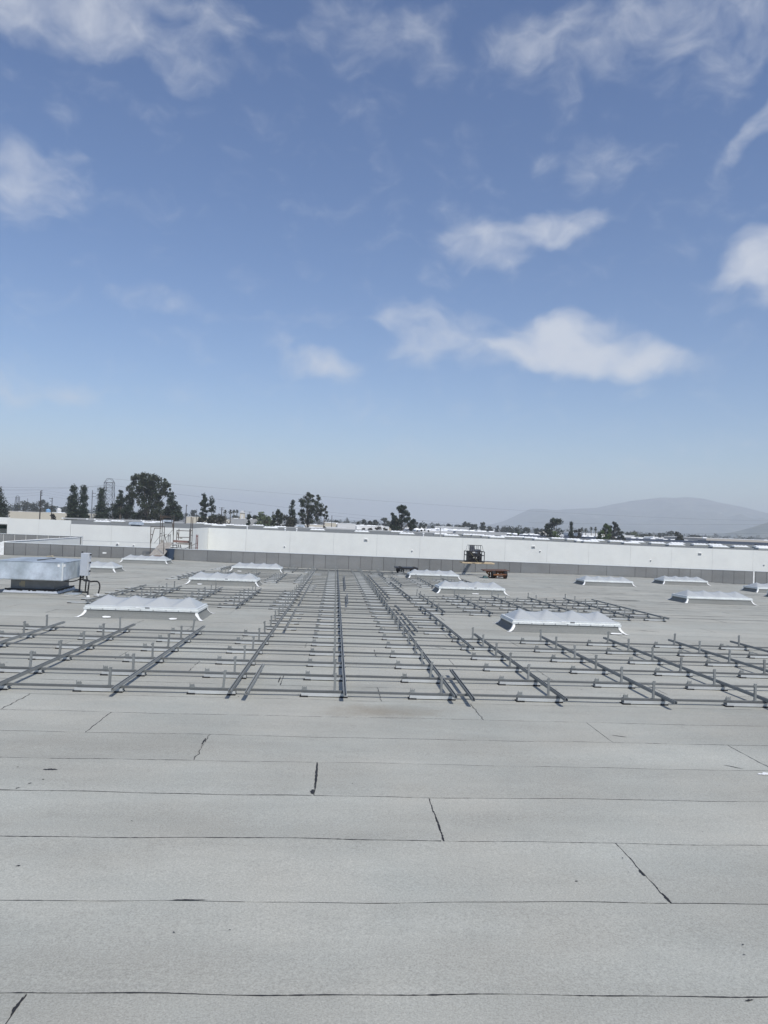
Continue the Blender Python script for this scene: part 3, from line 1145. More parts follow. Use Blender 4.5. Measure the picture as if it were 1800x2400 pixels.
def corner_strip(sx, sy, wid, splay, seed):
    r = random.Random(seed)
    mb = MB()
    prof = [(1.338, .676, .189), (1.362, .703, .116), (1.412, .758, .048), (1.475, .84, .010), (1.53, .89 + splay * .05, .0065)]
    prev = None
    for k, (x, y, z) in enumerate(prof):
        w_ = wid * (.7 + .5 * r.random())
        a = (sx * (x + .006 - w_ * .8), sy * (y + .006), z + .006)
        b = (sx * (x + .006), sy * (y + .006), z + .008)
        c = (sx * (x + .006), sy * (y + .006 - w_ * .9), z + .006)
        if prev:
            mb.face(prev[0], a, b, prev[1])
            mb.face(prev[1], b, c, prev[2])
        prev = (a, b, c)
    return mb.mesh('corner_flashing', M['white_patch'])


def patch_mesh(x, w_, seed):
    r = random.Random(seed)
    mb = MB()
    ring_, k = [], 10
    for i in range(k):
        q = 2 * math.pi * i / k
        ring_.append((x + w_ * math.copysign(abs(math.cos(q)) ** .6, math.cos(q)) * r.uniform(.85, 1.1), math.sin(q) * r.uniform(.8, 1.1)))
    pts = []
    for (px_, s) in ring_:
        pts.append((px_, -.825 + .055 * s, .020 + .030 * (s + 1) / 2))
    mb.face(*pts)
    return mb.mesh('repair_patch', M['white_patch'])


STRIPS = {(sx, sy): [corner_strip(sx, sy, .075, s % 2, s * 7 + sx) for s in range(3)] for sx in (-1, 1) for sy in (-1, 1)}


def skylight(X, Y, label, detail=2, yaw=0, patches=(), z=None, group='roof skylights of our roof', scale=1.0, name='skylight'):
    zz = rz(X, Y) if z is None else z
    t = thing(name, label, 'skylight', (X, Y, zz), group)
    t.rotation_euler = (-SL if z is None else 0, 0, yaw)
    t.scale = (scale, scale, scale)
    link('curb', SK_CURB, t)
    fr = link('frame', SK_FRAME, t)
    link('dome', SK_DOME if z is None else SK_DOME_WHITE, t, (0, 0, .272))
    if detail >= 1:
        for (sx, sy), ms in STRIPS.items():
            link('corner_flashing', random.choice(ms), t)
    if detail >= 2:
        link('label_plate', SK_PLATE, fr, (.14, 0, 0))
        if random.random() < .7:
            link('sticker', SK_PLATE2, fr, (-.08, 0, .0005))
        for k in range(9):
            link('screw', SK_SCREW, fr, (-1.2 + .3 * k + random.uniform(-.02, .02), 0, 0))
    for (x, w_) in patches:
        link('repair_patch', patch_mesh(x, w_, int(x * 50) + 99), t)
    return t


skylight(-4.65, 19.2, 'nearest skylight left of the racking, four milky peaks above the front left racks', 2, patches=((-.78, .11), (.80, .10)))
skylight(5.78, 18.85, 'nearest skylight right of the racking, four milky peaks behind the front right racks', 2, patches=((1.2, .16),))
skylight(-4.5, 31.3, 'second skylight left of the central racking, counted from the camera', 2, patches=((-.9, .1),))
skylight(5.62, 30.85, 'second skylight right of the central racking, counted from the camera', 2, patches=((.1, .15),))
skylight(-4.32, 42.3, 'third skylight left of the central racking, close to the parapet', 1, patches=((-.9, .12),))
skylight(5.42, 41.1, 'third skylight right of the central racking, beside the black cart', 1)
skylight(14.86, 40.4, 'bare-roof skylight at right, left one of the two beside the parapet', 1)
skylight(21.0, 44.2, 'bare-roof skylight at right, right one of the two beside the parapet', 1)
skylight(15.5, 29.85, 'large bare-roof skylight at right, in front of the other right-hand skylights', 1)
skylight(23.7, 38.9, 'skylight cut by the right picture edge near the parapet', 1)
skylight(22.3, 34.3, 'skylight whose corner just shows at the right picture edge', 1)
skylight(-12.0, 37.6, 'skylight half hidden behind the grey cabinet at left', 1)
skylight(-11.75, 47.6, 'far left skylight in front of the scaffold ramp', 1)
skylight(-14.6, 47.9, 'left skylight tucked behind the metal ventilator hood', 1) if False else None

# ------------------------------------------------------------------ solar racking
PROF_RAIL = [(-.0205, 0), (.0205, 0), (.0205, .041), (.011, .041), (.011, .034), (.015, .034), (.015, .006), (-.015, .006), (-.015, .034), (-.011, .034), (-.011, .041), (-.0205, .041)]
PROF_BAR = [(-.02, 0), (.02, 0), (.02, .028), (.013, .028), (.010, .024), (-.010, .024), (-.013, .028), (-.02, .028)]
_len_cache = {}


def extrude(profile, L, axis):
    mb = MB()
    n = len(profile)
    for e in (0, 1):
        for (s, t) in profile:
            mb.v.append((s, e * L, t) if axis == 'Y' else (e * L, -s, t))
    for k in range(n):
        k2 = (k + 1) % n
        mb.f.append((k, k2, n + k2, n + k))
    mb.f.append(tuple(range(n)))
    mb.f.append(tuple(range(2 * n - 1, n - 1, -1)))
    return mb


def rail_obj(name, parent, X0, Y0, X1, Y1, h=.088, mat_='steel', off=Vector((0, 0, 0))):
    a = Vector((X0, Y0, rz(X0, Y0) + h))
    b = Vector((X1, Y1, rz(X1, Y1) + h))
    L = (b - a).length
    key = ('r', round(L, 2), mat_)
    if key not in _len_cache:
        _len_cache[key] = extrude(PROF_RAIL, round(L, 2), 'Y').mesh(name, M[mat_])
    o = link(name, _len_cache[key], parent, a - (wloc(parent) if parent else Vector((0, 0, 0))))
    d = b - a
    o.rotation_euler = (math.atan2(d.z, math.hypot(d.x, d.y)), 0, -math.atan2(d.x, d.y))
    return o


def bar_obj(parent, Xa, Xb, Y):
    a = Vector((Xa, Y + random.uniform(-.006, .006), rz(Xa, Y) + .0595))
    b = Vector((Xb, Y + random.uniform(-.006, .006), rz(Xb, Y) + .0595))
    L = round((b - a).length, 2)
    key = ('b', L)
    if key not in _len_cache:
        _len_cache[key] = extrude(PROF_BAR, L, 'X').mesh('cross_bar', M['bar'])
    o = link('cross_bar', _len_cache[key], parent, a - wloc(parent))
    d = b - a
    o.rotation_euler = (0, -math.atan2(d.z, d.x), math.atan2(d.y, d.x))
    return o


def tray_mesh(x0, x1):
    mb = MB()
    y, t = .052, .003
    mb.box(x0, x1, -y, y, .0165, .0195)
    mb.box(x0, x1, -y, -y + t, .0197, .0585)
    mb.box(x0, x1, y - t, y, .0197, .0585)
    mb.box(x0, x1, -y + t + .0002, -y + .016, .056, .0583)
    mb.box(x0, x1, y - .016, y - t - .0002, .056, .0583)
    mb.tube((x1 - .055, -y - .0008, .038), (x1 - .055, -y - .0001, .038), .006, .006, 8)
    return mb.mesh('ballast_tray', M['tray'])


def pad_mesh(xc):
    mb = MB()
    mb.box(xc - .055, xc + .055, -.066, .066, .0045, .0162)
    mb.box(xc - .055, xc + .055, -.066, -.058, .0163, .024)
    return mb.mesh('rubber_pad', M['rubber'])


def post_mesh():
    mb = MB()
    w_, H = .0155, .232
    mb.box(-w_, w_, -.010, -.007, 0, H)
    mb.box(-w_, -w_ + .003, -.0068, .016, 0, H - .012)
    mb.box(w_ - .003, w_, -.0068, .016, 0, H - .012)
    mb.box(-w_ - .012, -w_ - .0003, -.010, .006, H - .035, H - .012)     # clamp ear
    mb.box(-w_, w_ + .006, -.0068, .014, H - .010, H + .004)             # folded head
    mb.box(-w_ - .02, w_ + .02, -.018, .020, -.0025, -.0002)             # foot plate
    return mb.mesh('tall_post', M['steel'])


def bracket_mesh():
    mb = MB()
    mb.box(-.046, .052, -.021, .021, .0002, .004)
    mb.box(-.032, .030, -.014, -.011, .0042, .042)
    mb.box(-.032, -.029, -.0108, .014, .0042, .036)
    mb.box(.027, .030, -.0108, .014, .0042, .036)
    mb.box(-.032, -.022, -.0140, -.0112, .0422, .060)
    mb.box(-.004, .004, -.0138, -.0114, .0422, .048)
    mb.box(.020, .030, -.0140, -.0112, .0422, .053)
    return mb.mesh('low_bracket', M['steel'])


T_FULL, T_LEFT, T_END = tray_mesh(-.585, .04), tray_mesh(-.2, .45), tray_mesh(-.60, .06)
P_A, P_B, P_L1, P_L2 = pad_mesh(-.548), pad_mesh(-.012), pad_mesh(-.148), pad_mesh(.398)
POST, BRK = post_mesh(), bracket_mesh()


def node(parent, X, Y, kind):
    loc = Vector((X, Y, rz(X, Y))) - wloc(parent)
    t = link('ballast_tray', {'full': T_FULL, 'left': T_LEFT, 'end': T_END}[kind], parent, loc)
    t.rotation_euler = (-SL, 0, random.uniform(-.008, .008))
    if kind == 'left':
        link('rubber_pad', P_L1, t)
        link('rubber_pad', P_L2, t)
    else:
        link('rubber_pad', P_A, t)
        link('rubber_pad', P_B, t)
    if kind in ('full', 'left'):
        px_ = -.142 if kind == 'full' else -.12
        link('tall_post', POST, t, (px_ + random.uniform(-.01, .01), .004, .0902),
             (R(random.uniform(-2.5, 2.5)), R(random.gauss(1.2, 2.2)), R(random.uniform(-6, 6))))
    if kind in ('full', 'end'):
        link('low_bracket', BRK, t, (-.545 if kind == 'full' else -.06, -.001, .0878), (0, 0, R(random.uniform(-4, 4))))
    return t


ROWY = lambda j: 10.2 + 1.15 * j


def lerp(a, b, t):
    return a + (b - a) * t


XA = lambda Y: lerp(-1.305, -1.13, (Y - 10) / 38)
XB = lambda Y: lerp(.20, .185, (Y - 10) / 38)
XCc = lambda Y: lerp(1.672, 1.61, (Y - 10) / 38)
XD = lambda Y: lerp(2.73, 2.52, (Y - 14) / 28)
GAPS = set(list(range(6, 10)) + list(range(16, 20)) + [26, 27])
RG = 'bare solar mounting racks waiting for panels'
rc = thing('solar_mounting_rack', 'long central bare racking with rails running from the foreground to the parapet', 'rack', (.2, 9.9, rz(.2, 9.9)), RG)
JN = 34
for j in range(JN):
    Y = ROWY(j)
    a, b, c = XA(Y), XB(Y), XCc(Y)
    node(rc, a, Y, 'left' if j in GAPS else 'full')
    node(rc, b, Y, 'full')
    node(rc, c, Y, 'full')
    xs = [a - (.26 if j in GAPS else 0), b, c]
    if j in GAPS:
        xs.append(XD(Y) + .06)
        node(rc, XD(Y), Y, 'end')
    for p, q in zip(xs[:-1], xs[1:]):
        bar_obj(rc, p, q, Y)
for fx_ in (XA, XB, XCc):
    ys = [9.86, 16.4, 23.4, 30.3, 37.2, 43.6, 49.3]
    for p, q in zip(ys[:-1], ys[1:]):
        rail_obj('rail', rc, fx_(p), p + .01, fx_(q), q - .01)
for (xa, ya, xb, yb) in ((2.73, 14.3, 2.70, 22.9), (2.69, 25.6, 2.6, 34.9), (2.58, 37.6, 2.5, 42.5), (-1.03, 16.5, -1.03, 20.9), (-1.02, 22.9, -1.0, 34.2),
                         (1.9, 16.7, 1.9, 20.7), (1.9, 25.4, 1.82, 40.8), (.44, 23.0, .47, 26.8), (.45, 29.3, .5, 38.9)):
    rail_obj('end_rail', rc, xa, ya, xb, yb, h=.090)


def wing(label, xs, rows, side, end_rail=None, overhang=.35):
    y0, y1 = ROWY(rows[0]), ROWY(rows[-1])
    t = thing('solar_mounting_rack', label, 'rack', (xs[0], y0, rz(xs[0], y0)), RG)
    for j in rows:
        Y = ROWY(j)
        inner = XA(Y) if side < 0 else XCc(Y)
        cols = [inner] + list(xs)
        for x_ in xs:
            node(t, x_, Y, 'full')
        if end_rail is not None:
            cols.append(end_rail)
            node(t, end_rail, Y, 'end')
        else:
            cols.append(cols[-1] + side * (.75 if side < 0 else overhang))
        cols = sorted(cols)
        for p, q in zip(cols[:-1], cols[1:]):
            bar_obj(t, p, q, Y)
    for x_ in xs:
        rail_obj('rail', t, x_, y0 - .34 + random.uniform(-.05, .05), x_, y1 + .6 + random.uniform(-.06, .06))
    if end_rail is not None:
        rail_obj('rail', t, end_rail, y0 - .3, end_rail, y1 + .55)
    return t


wing('front left wing of bare racking, nearest the camera at left', (-2.79, -4.28, -5.78, -7.27), range(0, 6), -1)
wing('front right wing of bare racking, nearest the camera at right', (3.165, 4.655, 6.13, 7.62, 9.1, 10.58), range(0, 6), 1)
wing('left wing of bare racking between the nearest and second left skylights', (-2.70, -4.13, -5.62), range(10, 16), -1, end_rail=-6.9)
wing('right wing of bare racking behind the nearest right skylight', (3.2, 4.59, 5.985, 7.37, 8.77), range(10, 16), 1, end_rail=9.84)
wing('left wing of bare racking behind the second left skylight', (-2.49, -3.88, -5.3), range(20, 26), -1, end_rail=-6.75)
wing('right wing of bare racking behind the second right skylight', (2.98, 4.39, 5.72), range(20, 26), 1, end_rail=6.75)
wing('last left wing of bare racking near the parapet', (-2.34, -3.7, -5.05), range(28, 33), -1, end_rail=-6.3)
wing('last right wing of bare racking near the black cart', (2.75, 4.1), range(28, 33), 1)


def loose(label, xa, ya, xb, yb, h=.122, roll=0):
    o = rail_obj('loose_rail', None, xa, ya, xb, yb, h=h)
    o.rotation_euler[1] = roll
    return tag(o, label, 'rail', 'short rails left lying on the racks')


loose('short loose rail lying beside the left central rail in the front bay', -1.08, 9.79, -1.07, 11.96, h=.0885)
loose('short loose rail lying right of the post row in the front bay', 1.885, 9.73, 1.925, 11.94, h=.0885)
loose('short loose rail beside the right post row, level with the second racking wings', 1.93, 21.3, 1.9, 23.0, h=.0885)
loose('dark loose rail lying on the roof right of the second right skylight', 7.15, 33.6, 6.95, 36.6, h=.005)

# ------------------------------------------------------------------ roof ventilator, cabinet, conduits
vx0, vx1, vy0, vy1 = -10.25, -8.78, 24.15, 25.75
vz = rz(-9.5, 24.9)
hv = thing('roof_ventilator', 'big galvanised ventilator hood on a squat neck at the left edge', 'ventilator', (-9.5, 24.9, vz))
cx_, cy_ = -9.51, 24.95


def rect_ring(mb, ax, ay, z0, bx, by, z1):
    c0 = [(cx_ - ax, cy_ - ay, z0), (cx_ + ax, cy_ - ay, z0), (cx_ + ax, cy_ + ay, z0), (cx_ - ax, cy_ + ay, z0)]
    c1 = [(cx_ - bx, cy_ - by, z1), (cx_ + bx, cy_ - by, z1), (cx_ + bx, cy_ + by, z1), (cx_ - bx, cy_ + by, z1)]
    for k in range(4):
        mb.face(c0[k], c0[(k + 1) % 4], c1[(k + 1) % 4], c1[k])


w = MB()
rect_ring(w, .98, .98, vz - .05, .92, .92, vz + .012)
rect_ring(w, .92, .92, vz + .012, .80, .83, vz + .06)
w.build('flashing_apron', M['curb'], hv)
w = MB()
rect_ring(w, .84, .85, vz + .035, .78, .80, vz + .16)
rect_ring(w, .78, .80, vz + .16, .66, .68, vz + .162)
w.build('curb', M['box_grey'], hv)
w = MB()
for k in range(26):
    for (sx, ax, ay) in ((0, 1, 0), (1, 0, 1)):
        t = -1 + 2 * (k + .5) / 26
        h_ = random.uniform(.03, .075)
        if ax:
            w.box(cx_ + t * .78 - .032, cx_ + t * .78 + .032, cy_ - .822, cy_ - .79, vz + .168 - h_, vz + .182)
        else:
            w.box(cx_ + .77, cx_ + .806, cy_ + t * .79 - .034, cy_ + t * .79 + .034, vz + .165 - h_, vz + .172)
w.build('sealant_bead', M['tar'], hv)
w = MB()
rect_ring(w, .66, .68, vz + .163, .66, .68, vz + .50)
nk = w.build('neck', M['galv_dark'], hv)
w = MB()
w.box(cx_ - .35, cx_ - .22, cy_ - .684, cy_ - .681, vz + .22, vz + .40)
w.box(cx_ - .40, cx_ - .352, cy_ - .684, cy_ - .681, vz + .25, vz + .35)
w.build('tape_patch', M['tape'], nk)
w = MB()
rect_ring(w, 1.06, 1.06, vz + .475, 1.075, 1.075, vz + .50)
rect_ring(w, 1.075, 1.075, vz + .50, 1.04, 1.04, vz + 1.03)
rect_ring(w, 1.04, 1.04, vz + 1.03, 1.055, 1.055, vz + 1.045)
rect_ring(w, 1.04, 1.04, vz + .475, .66, .68, vz + .478)
hood = w.build('hood', M['galv'], hv)
w = MB()
w.face((cx_ - 1.055, cy_ - 1.055, vz + 1.045), (cx_ + 1.055, cy_ - 1.055, vz + 1.045), (cx_ + .15, cy_, vz + 1.135))
w.face((cx_ + 1.055, cy_ - 1.055, vz + 1.045), (cx_ + 1.055, cy_ + 1.055, vz + 1.045), (cx_ + .15, cy_, vz + 1.135))
w.face((cx_ + 1.055, cy_ + 1.055, vz + 1.045), (cx_ - 1.055, cy_ + 1.055, vz + 1.045), (cx_ + .15, cy_, vz + 1.135))
w.face((cx_ - 1.055, cy_ + 1.055, vz + 1.045), (cx_ - 1.055, cy_ - 1.055, vz + 1.045), (cx_ + .15, cy_, vz + 1.135))
w.build('lid', M['galv'], hv)
w = MB()
w.box(cx_ + 1.03, cx_ + 1.068, cy_ - 1.082, cy_ - 1.045, vz + .49, vz + 1.03)
w.build('corner_seam', M['alum'], hv)
for dx in (.82, .0):
    w = MB()
    if dx:
        w.box(cx_ + .89, cx_ + .955, cy_ - 1.066, cy_ - 1.05, vz + .90, vz + .985)
        w.build('sticker', M['white_patch'], hv)
    else:
        w.box(cx_ + 1.048, cx_ + 1.066, cy_ - .98, cy_ - .85, vz + .905, vz + .985)
        w.build('sticker', M['white_patch'], hv)
w = MB()
w.beam((cx_ + .15, cy_ - .75, vz + 1.085), (cx_ + .5, cy_ - .2, vz + 1.12), .035, .02)
tag(w.build('black_hose', M['black']), 'short black strip lying on top of the ventilator hood', 'hose')
w = MB()
bp_ = at(297 / 3.318, 1080 + 736 / 3.318, 30)
w.tube((cx_ - .1, cy_ + .7, vz + 1.1), (cx_ + .12, cy_ + .62, vz + 1.13), .035, .035, 10)
tag(w.build('tape_roll', M['tape']), 'small tan bundle lying on top of the ventilator hood', 'bundle')

cbx, cby = -8.31, 25.05
cbz = rz(cbx, cby)
cb = thing('control_cabinet', 'grey electrical cabinet on a black strut post beside the ventilator', 'cabinet', (cbx, cby, cbz))
w = MB()
w.beam((cbx, cby, cbz), (cbx + .05, cby, cbz + 1.36), .042, .042)
w.build('post', M['black'], cb)
w = MB()
w.beam((cbx + .17, cby + .06, cbz + .06), (cbx + .19, cby + .06, cbz + .44), .035, .035)
w.beam((cbx + .02, cby + .05, cbz + .435), (cbx + .2, cby + .06, cbz + .435), .03, .03)
w.build('side_strut', M['black'], cb)
w = MB()
w.beam((cbx - .19, cby - .1, cbz + .03), (cbx + .26, cby + .1, cbz + .03), .045, .045)
w.beam((cbx - .1, cby + .16, cbz + .03), (cbx + .1, cby - .16, cbz + .03), .04, .04)
w.build('foot', M['black'], cb)
w = MB()
w.beam((cbx + .16, cby - .02, cbz + .58), (cbx + .185, cby - .02, cbz + 1.31), .22, .30, up=(0, 1, 0))
w.build('cabinet_body', M['box_light'], cb)
w = MB()
w.beam((cbx + .155, cby - .185, cbz + .585), (cbx + .18, cby - .185, cbz + 1.305), .215, .02, up=(0, 1, 0))
w.build('cabinet_door', M['box_grey'], cb)
for zz in (.70, .98, 1.24):
    w = MB()
    w.box(cbx + .285 + zz * .02, cbx + .315 + zz * .02, cby - .06, cby + .02, cbz + zz, cbz + zz + .05)
    w.build('latch', M['black'], cb)


def bez(p, n=14):
    out = []
    P = [Vector(q) for q in p]
    for i in range(n + 1):
        t = i / n
        q = P[:]
        while len(q) > 1:
            q = [a.lerp(b, t) for a, b in zip(q[:-1], q[1:])]
        out.append(q[0])
    return out


def conduit(label, pts, r, boot):
    t = thing('conduit', label, 'conduit', boot)
    w = MB()
    w.path(pts, r, 8)
    w.build('flexible_hose', M['black'], t, smooth=True)
    w = MB()
    b = Vector(boot)
    w.tube(b, b + Vector((0, 0, .06)), .06, .035, 10)
    w.build('roof_boot', M['white_patch'], t)


c1 = Vector((-7.60, 23.72, 0))
c1.z = rz(c1.x, c1.y)
c2 = Vector((-7.50, 24.35, 0))
c2.z = rz(c2.x, c2.y)
q0 = Vector((cbx + .14, cby - .05, cbz + .58))
pts = bez([q0, q0 + Vector((.0, -.3, -.25)), Vector((c1.x - .05, c1.y + .3, c1.z + .52)), Vector((c1.x + .02, c1.y, c1.z + .50))], 12) + [Vector((c1.x, c1.y, c1.z + .25)), Vector((c1.x - .01, c1.y, c1.z))]
conduit('nearer black conduit bending from the cabinet down to the roof', pts, .024, c1)
q0 = Vector((cbx + .22, cby - .02, cbz + .58))
pts = bez([q0, q0 + Vector((.02, 0, -.4)), Vector((c2.x - .1, c2.y, c2.z + .55)), Vector((c2.x + .08, c2.y, c2.z + .52)), Vector((c2.x + .05, c2.y, c2.z + .22))], 14) + [Vector((c2.x, c2.y, c2.z))]
conduit('farther black conduit looping from the cabinet down to the roof', pts, .024, c2)
w = MB()
w.path(bez([(cx_ + .98, cy_ - .85, vz + .49), (cx_ + 1.15, cy_ - .6, vz + .36), (cbx - .1, cby - .05, cbz + .40), (cbx + .06, cby - .03, cbz + .45), (cbx + .13, cby - .04, cbz + .58)], 16), .02, 8)
tag(w.build('cable', M['black'], smooth=True), 'black cable drooping from the ventilator hood to the cabinet post', 'cable')
w = MB()
for (x_, y_, a_, l_) in ((-8.78, 23.78, .1, .55), (-8.38, 23.85, -.3, .4), (-7.95, 23.62, -.1, .7), (-7.55, 24.6, .7, .35), (-7.35, 23.9, .05, .4)):
    smear(w, x_, y_, l_, .05, a_, int(x_ * 33), lift=.014)
tag(w.build('sealant_patches', M['white_patch'], roof), kind='stuff')
w = MB()
w.box(-8.55, -8.12, 24.35, 24.75, rz(-8.3, 24.5) + .004, rz(-8.3, 24.5) + .03)
tag(w.build('cover_plate', M['galv']), 'flat grey metal plate on the roof below the cabinet', 'plate')

# ------------------------------------------------------------------ scaffold over the parapet
ZS = 10.37
zs = lambda a, b, Y: at(330 + a / ZS, 1190 + b / ZS, Y)
sf = thing('scaffold', 'rusty tube scaffold with guard rails straddling the parapet', 'scaffold', zs(560, 1160, 52.0))


def sframe(name, segs, Y, r=.024, m='scaffold', down=()):
    w = MB()
    for k, (a, b, c, d) in enumerate(segs):
        p, q = zs(a, b, Y), zs(c, d, Y)
        if k in down:
            q = Vector((q.x, q.y, GROUND))
        if (p - q).length > .05:
            w.tube(p, q, r, r, 8)
    return w.build(name, M[m], sf)


sframe('near_frame', [(245, 455, 226, 1150), (575, 455, 550, 1185), (245, 465, 575, 465), (335, 490, 236, 870), (335, 497, 500, 497), (250, 650, 300, 655)], 51.75)
sframe('far_frame', [(485, 150, 468, 900), (812, 180, 790, 870), (487, 207, 813, 207), (505, 240, 740, 240), (742, 240, 790, 545), (545, 250, 545, 300)], 53.9, down=(0, 1))
sframe('middle_frame', [(532, 195, 532, 880), (795, 280, 785, 660), (560, 600, 625, 845), (500, 620, 470, 640)], 54.6, down=(0,))
sframe('cross_brace', [(595, 745, 790, 520), (325, 865, 490, 660), (470, 700, 640, 640)], 54.2, .012)
sframe('guard_posts', [(668, 640, 662, 850), (715, 640, 710, 850), (668, 680, 715, 685)], 55.5)
sframe('right_frame', [(880, 545, 862, 870), (930, 510, 912, 780), (870, 553, 1230, 566), (870, 715, 1175, 722), (880, 575, 925, 725), (945, 740, 1010, 742)], 54.3)
sframe('right_post', [(1228, 220, 1200, 1010)], 54.3, .03, 'scaffold', down=(0,))
sframe('right_post', [(1268, 240, 1222, 1010)], 55.0, .026, 'scaffold', down=(0,))
sframe('right_post', [(1192, 510, 1178, 1010)], 54.0, .03, 'scaffold', down=(0,))
sframe('rail_tube', [(1200, 560, 1262, 552), (1200, 655, 1262, 680), (1180, 850, 1245, 850)], 54.6, .022)
sframe('stair_tube', [(868, 895, 892, 1010), (908, 895, 938, 1010), (958, 895, 980, 1010), (720, 968, 885, 976), (760, 912, 872, 905)], 54.9, .03)
sframe('brace_tube', [(1075, 995, 1385, 850), (980, 985, 1340, 978)], 55.4, .016)
sframe('red_post', [(1352, 655, 1334, 1010), (1388, 655, 1376, 1010), (1352, 692, 1388, 692), (1345, 980, 1380, 972)], 55.6, .028, 'red_tube', down=(0, 1))


def board(name, a, b, c, d, Y, th, m):
    p, q = zs(a, b, Y), zs(c, d, Y)
    w = MB()
    w.hexa([(p.x, Y, q.z), (q.x, Y, q.z - .02), (q.x, Y + th, q.z - .02), (p.x, Y + th, q.z), (p.x, Y, p.z), (q.x, Y, p.z - .02), (q.x, Y + th, p.z - .02), (p.x, Y + th, p.z)])
    return w.build(name, M[m], sf)


board('toe_board', 792, 785, 1172, 852, 54.15, .04, 'red_wood')
board('toe_board', 480, 775, 545, 845, 54.3, .04, 'wood')
board('deck_edge', 880, 858, 1170, 895, 54.45, .9, 'wood')
pn = [zs(205, 1163, 51.55), zs(325, 1163, 51.55), zs(445, 1163, 51.55), zs(568, 1163, 51.55)]
pf = [zs(468, 862, 54.2), zs(572, 862, 54.2), zs(676, 862, 54.2), zs(780, 862, 54.2)]
ramp = thing('plank_ramp', 'sloping ramp of weathered planks leading up over the parapet', 'ramp', (pn[1].x, pn[1].y, rz(pn[1].x, pn[1].y)))
for k in range(3):
    g0 = .012
    w = MB()
    a, b, c, d = pn[k].copy(), pn[k + 1].copy(), pf[k + 1].copy(), pf[k].copy()
    a.x += g0
    d.x += g0
    up_ = Vector((0, 0, .05))
    w.hexa([a, b, c, d, a + up_, b + up_, c + up_, d + up_])
    w.build('plank', M['wood'], ramp)
w = MB()
w.beam(pn[0] + Vector((0, .05, -.055)), pn[3] + Vector((0, .05, -.055)), .10, .10)
w.build('ledger', M['red_wood'], ramp)
for x_ in (pn[0].x + .25, pn[3].x - .12):
    w = MB()
    w.box(x_ - .05, x_ + .05, 51.6, 51.75, rz(x_, 51.7), pn[0].z - .105)
    w.build('leg', M['black'], ramp)

bx_ = zs(703, 1285, 52.62)
bz = rz(bx_.x, 52.62)
bn = thing('trash_bin', 'dark blue wheeled rubbish bin standing against the parapet under the ramp', 'bin', (bx_.x, 52.55, bz))
w = MB()
n_ = 16
prof = [(.235, .01), (.25, .05), (.275, .40), (.30, .72), (.315, .72), (.315, .77), (.285, .77), (.27, .60), (.235, .06)]
for (r0, z0) in prof:
    for k in range(n_):
        q = 2 * math.pi * k / n_
        rr = r0 + (.006 if k % 2 else 0)
        w.v.append((bx_.x + math.cos(q) * rr, 52.62 + math.sin(q) * rr * .95, bz + z0))
for a in range(len(prof) - 1):
    for k in range(n_):
        k2 = (k + 1) % n_
        w.f.append((a * n_ + k, a * n_ + k2, (a + 1) * n_ + k2, (a + 1) * n_ + k))
w.f.append(tuple(range(n_ - 1, -1, -1)))
w.build('body', M['bin'], bn)
w = MB()
for k in range(26):
    q, r0 = random.uniform(0, 6.28), random.uniform(0, .22)
    c = Vector((bx_.x + math.cos(q) * r0, 52.62 + math.sin(q) * r0, bz + .74 + random.uniform(-.03, .06)))
    d = [Vector((random.uniform(-.1, .1), random.uniform(-.1, .1), random.uniform(-.05, .05))) for _ in range(3)]
    w.face(c + d[0], c + d[1], c + d[2])
w.build('liner', M['black'], bn)
for s in (-1, 1):
    w = MB()
    w.tube((bx_.x + s * .19, 52.86, bz + .1), (bx_.x + s * .24, 52.86, bz + .1), .1, .1, 14)
    w.build('wheel', M['rubber'], bn)


# ------------------------------------------------------------------ carts
def wheel(parent, x, y, z, r, wd, axis, hub='rust'):
    w = MB()
    d = Vector((1, 0, 0)) if axis == 'X' else Vector((0, 1, 0))
    c = Vector((x, y, z))
    w.tube(c - d * wd / 2, c - d * wd * .36, r * .84, r, 20)
    w.tube(c - d * wd * .36, c + d * wd * .36, r, r, 20)
    w.tube(c + d * wd * .36, c + d * wd / 2, r, r * .84, 20)
    o = w.build('tyre', M['rubber'], parent)
    w = MB()
    w.tube(c - d * (wd / 2 + .008), c + d * (wd / 2 + .008), r * .45, r * .45, 14)
    w.build('hub', M[hub], o)
    return o


lc = Vector((4.62, 45.8, 0))
lc.z = rz(lc.x, lc.y)
l0, l1 = at(900 + 85 / 3.318, 1080 + 826 / 3.318, 45.7), at(900 + 262 / 3.318, 1080 + 829 / 3.318, 45.7)
ct = thing('flat_cart', 'black flat-topped cart on twin wheels before the parapet', 'cart', (lc.x, 45.8, lc.z))
w = MB()
w.box(l0.x, l1.x, 45.3, 46.5, l0.z - .045, l0.z)
w.build('deck', M['black'], ct)
w = MB()
w.box(l0.x + .06, l1.x - .06, 45.32, 45.40, l0.z - .105, l0.z - .046)
w.box(l0.x + .06, l1.x - .06, 46.38, 46.46, l0.z - .105, l0.z - .046)
for x_ in (l0.x + .12, l1.x - .32):
    w.box(x_, x_ + .08, 45.42, 46.36, l0.z - .105, l0.z - .047)
w.build('chassis', M['black'], ct)
rw = .225
for xx in (l0.x + .34, l1.x - .20):
    zc_ = rz(xx, 45.6) + rw
    for yy in (45.5, 45.72, 46.25):
        wheel(ct, xx, yy, zc_, rw, .15, 'Y', 'black')
    w = MB()
    w.tube((xx, 45.42, zc_), (xx, 46.34, zc_), .035, .035, 8)
    w.beam((xx, 45.9, zc_), (xx, 45.9, l0.z - .1), .08, .12)
    w.build('axle', M['black'], ct)
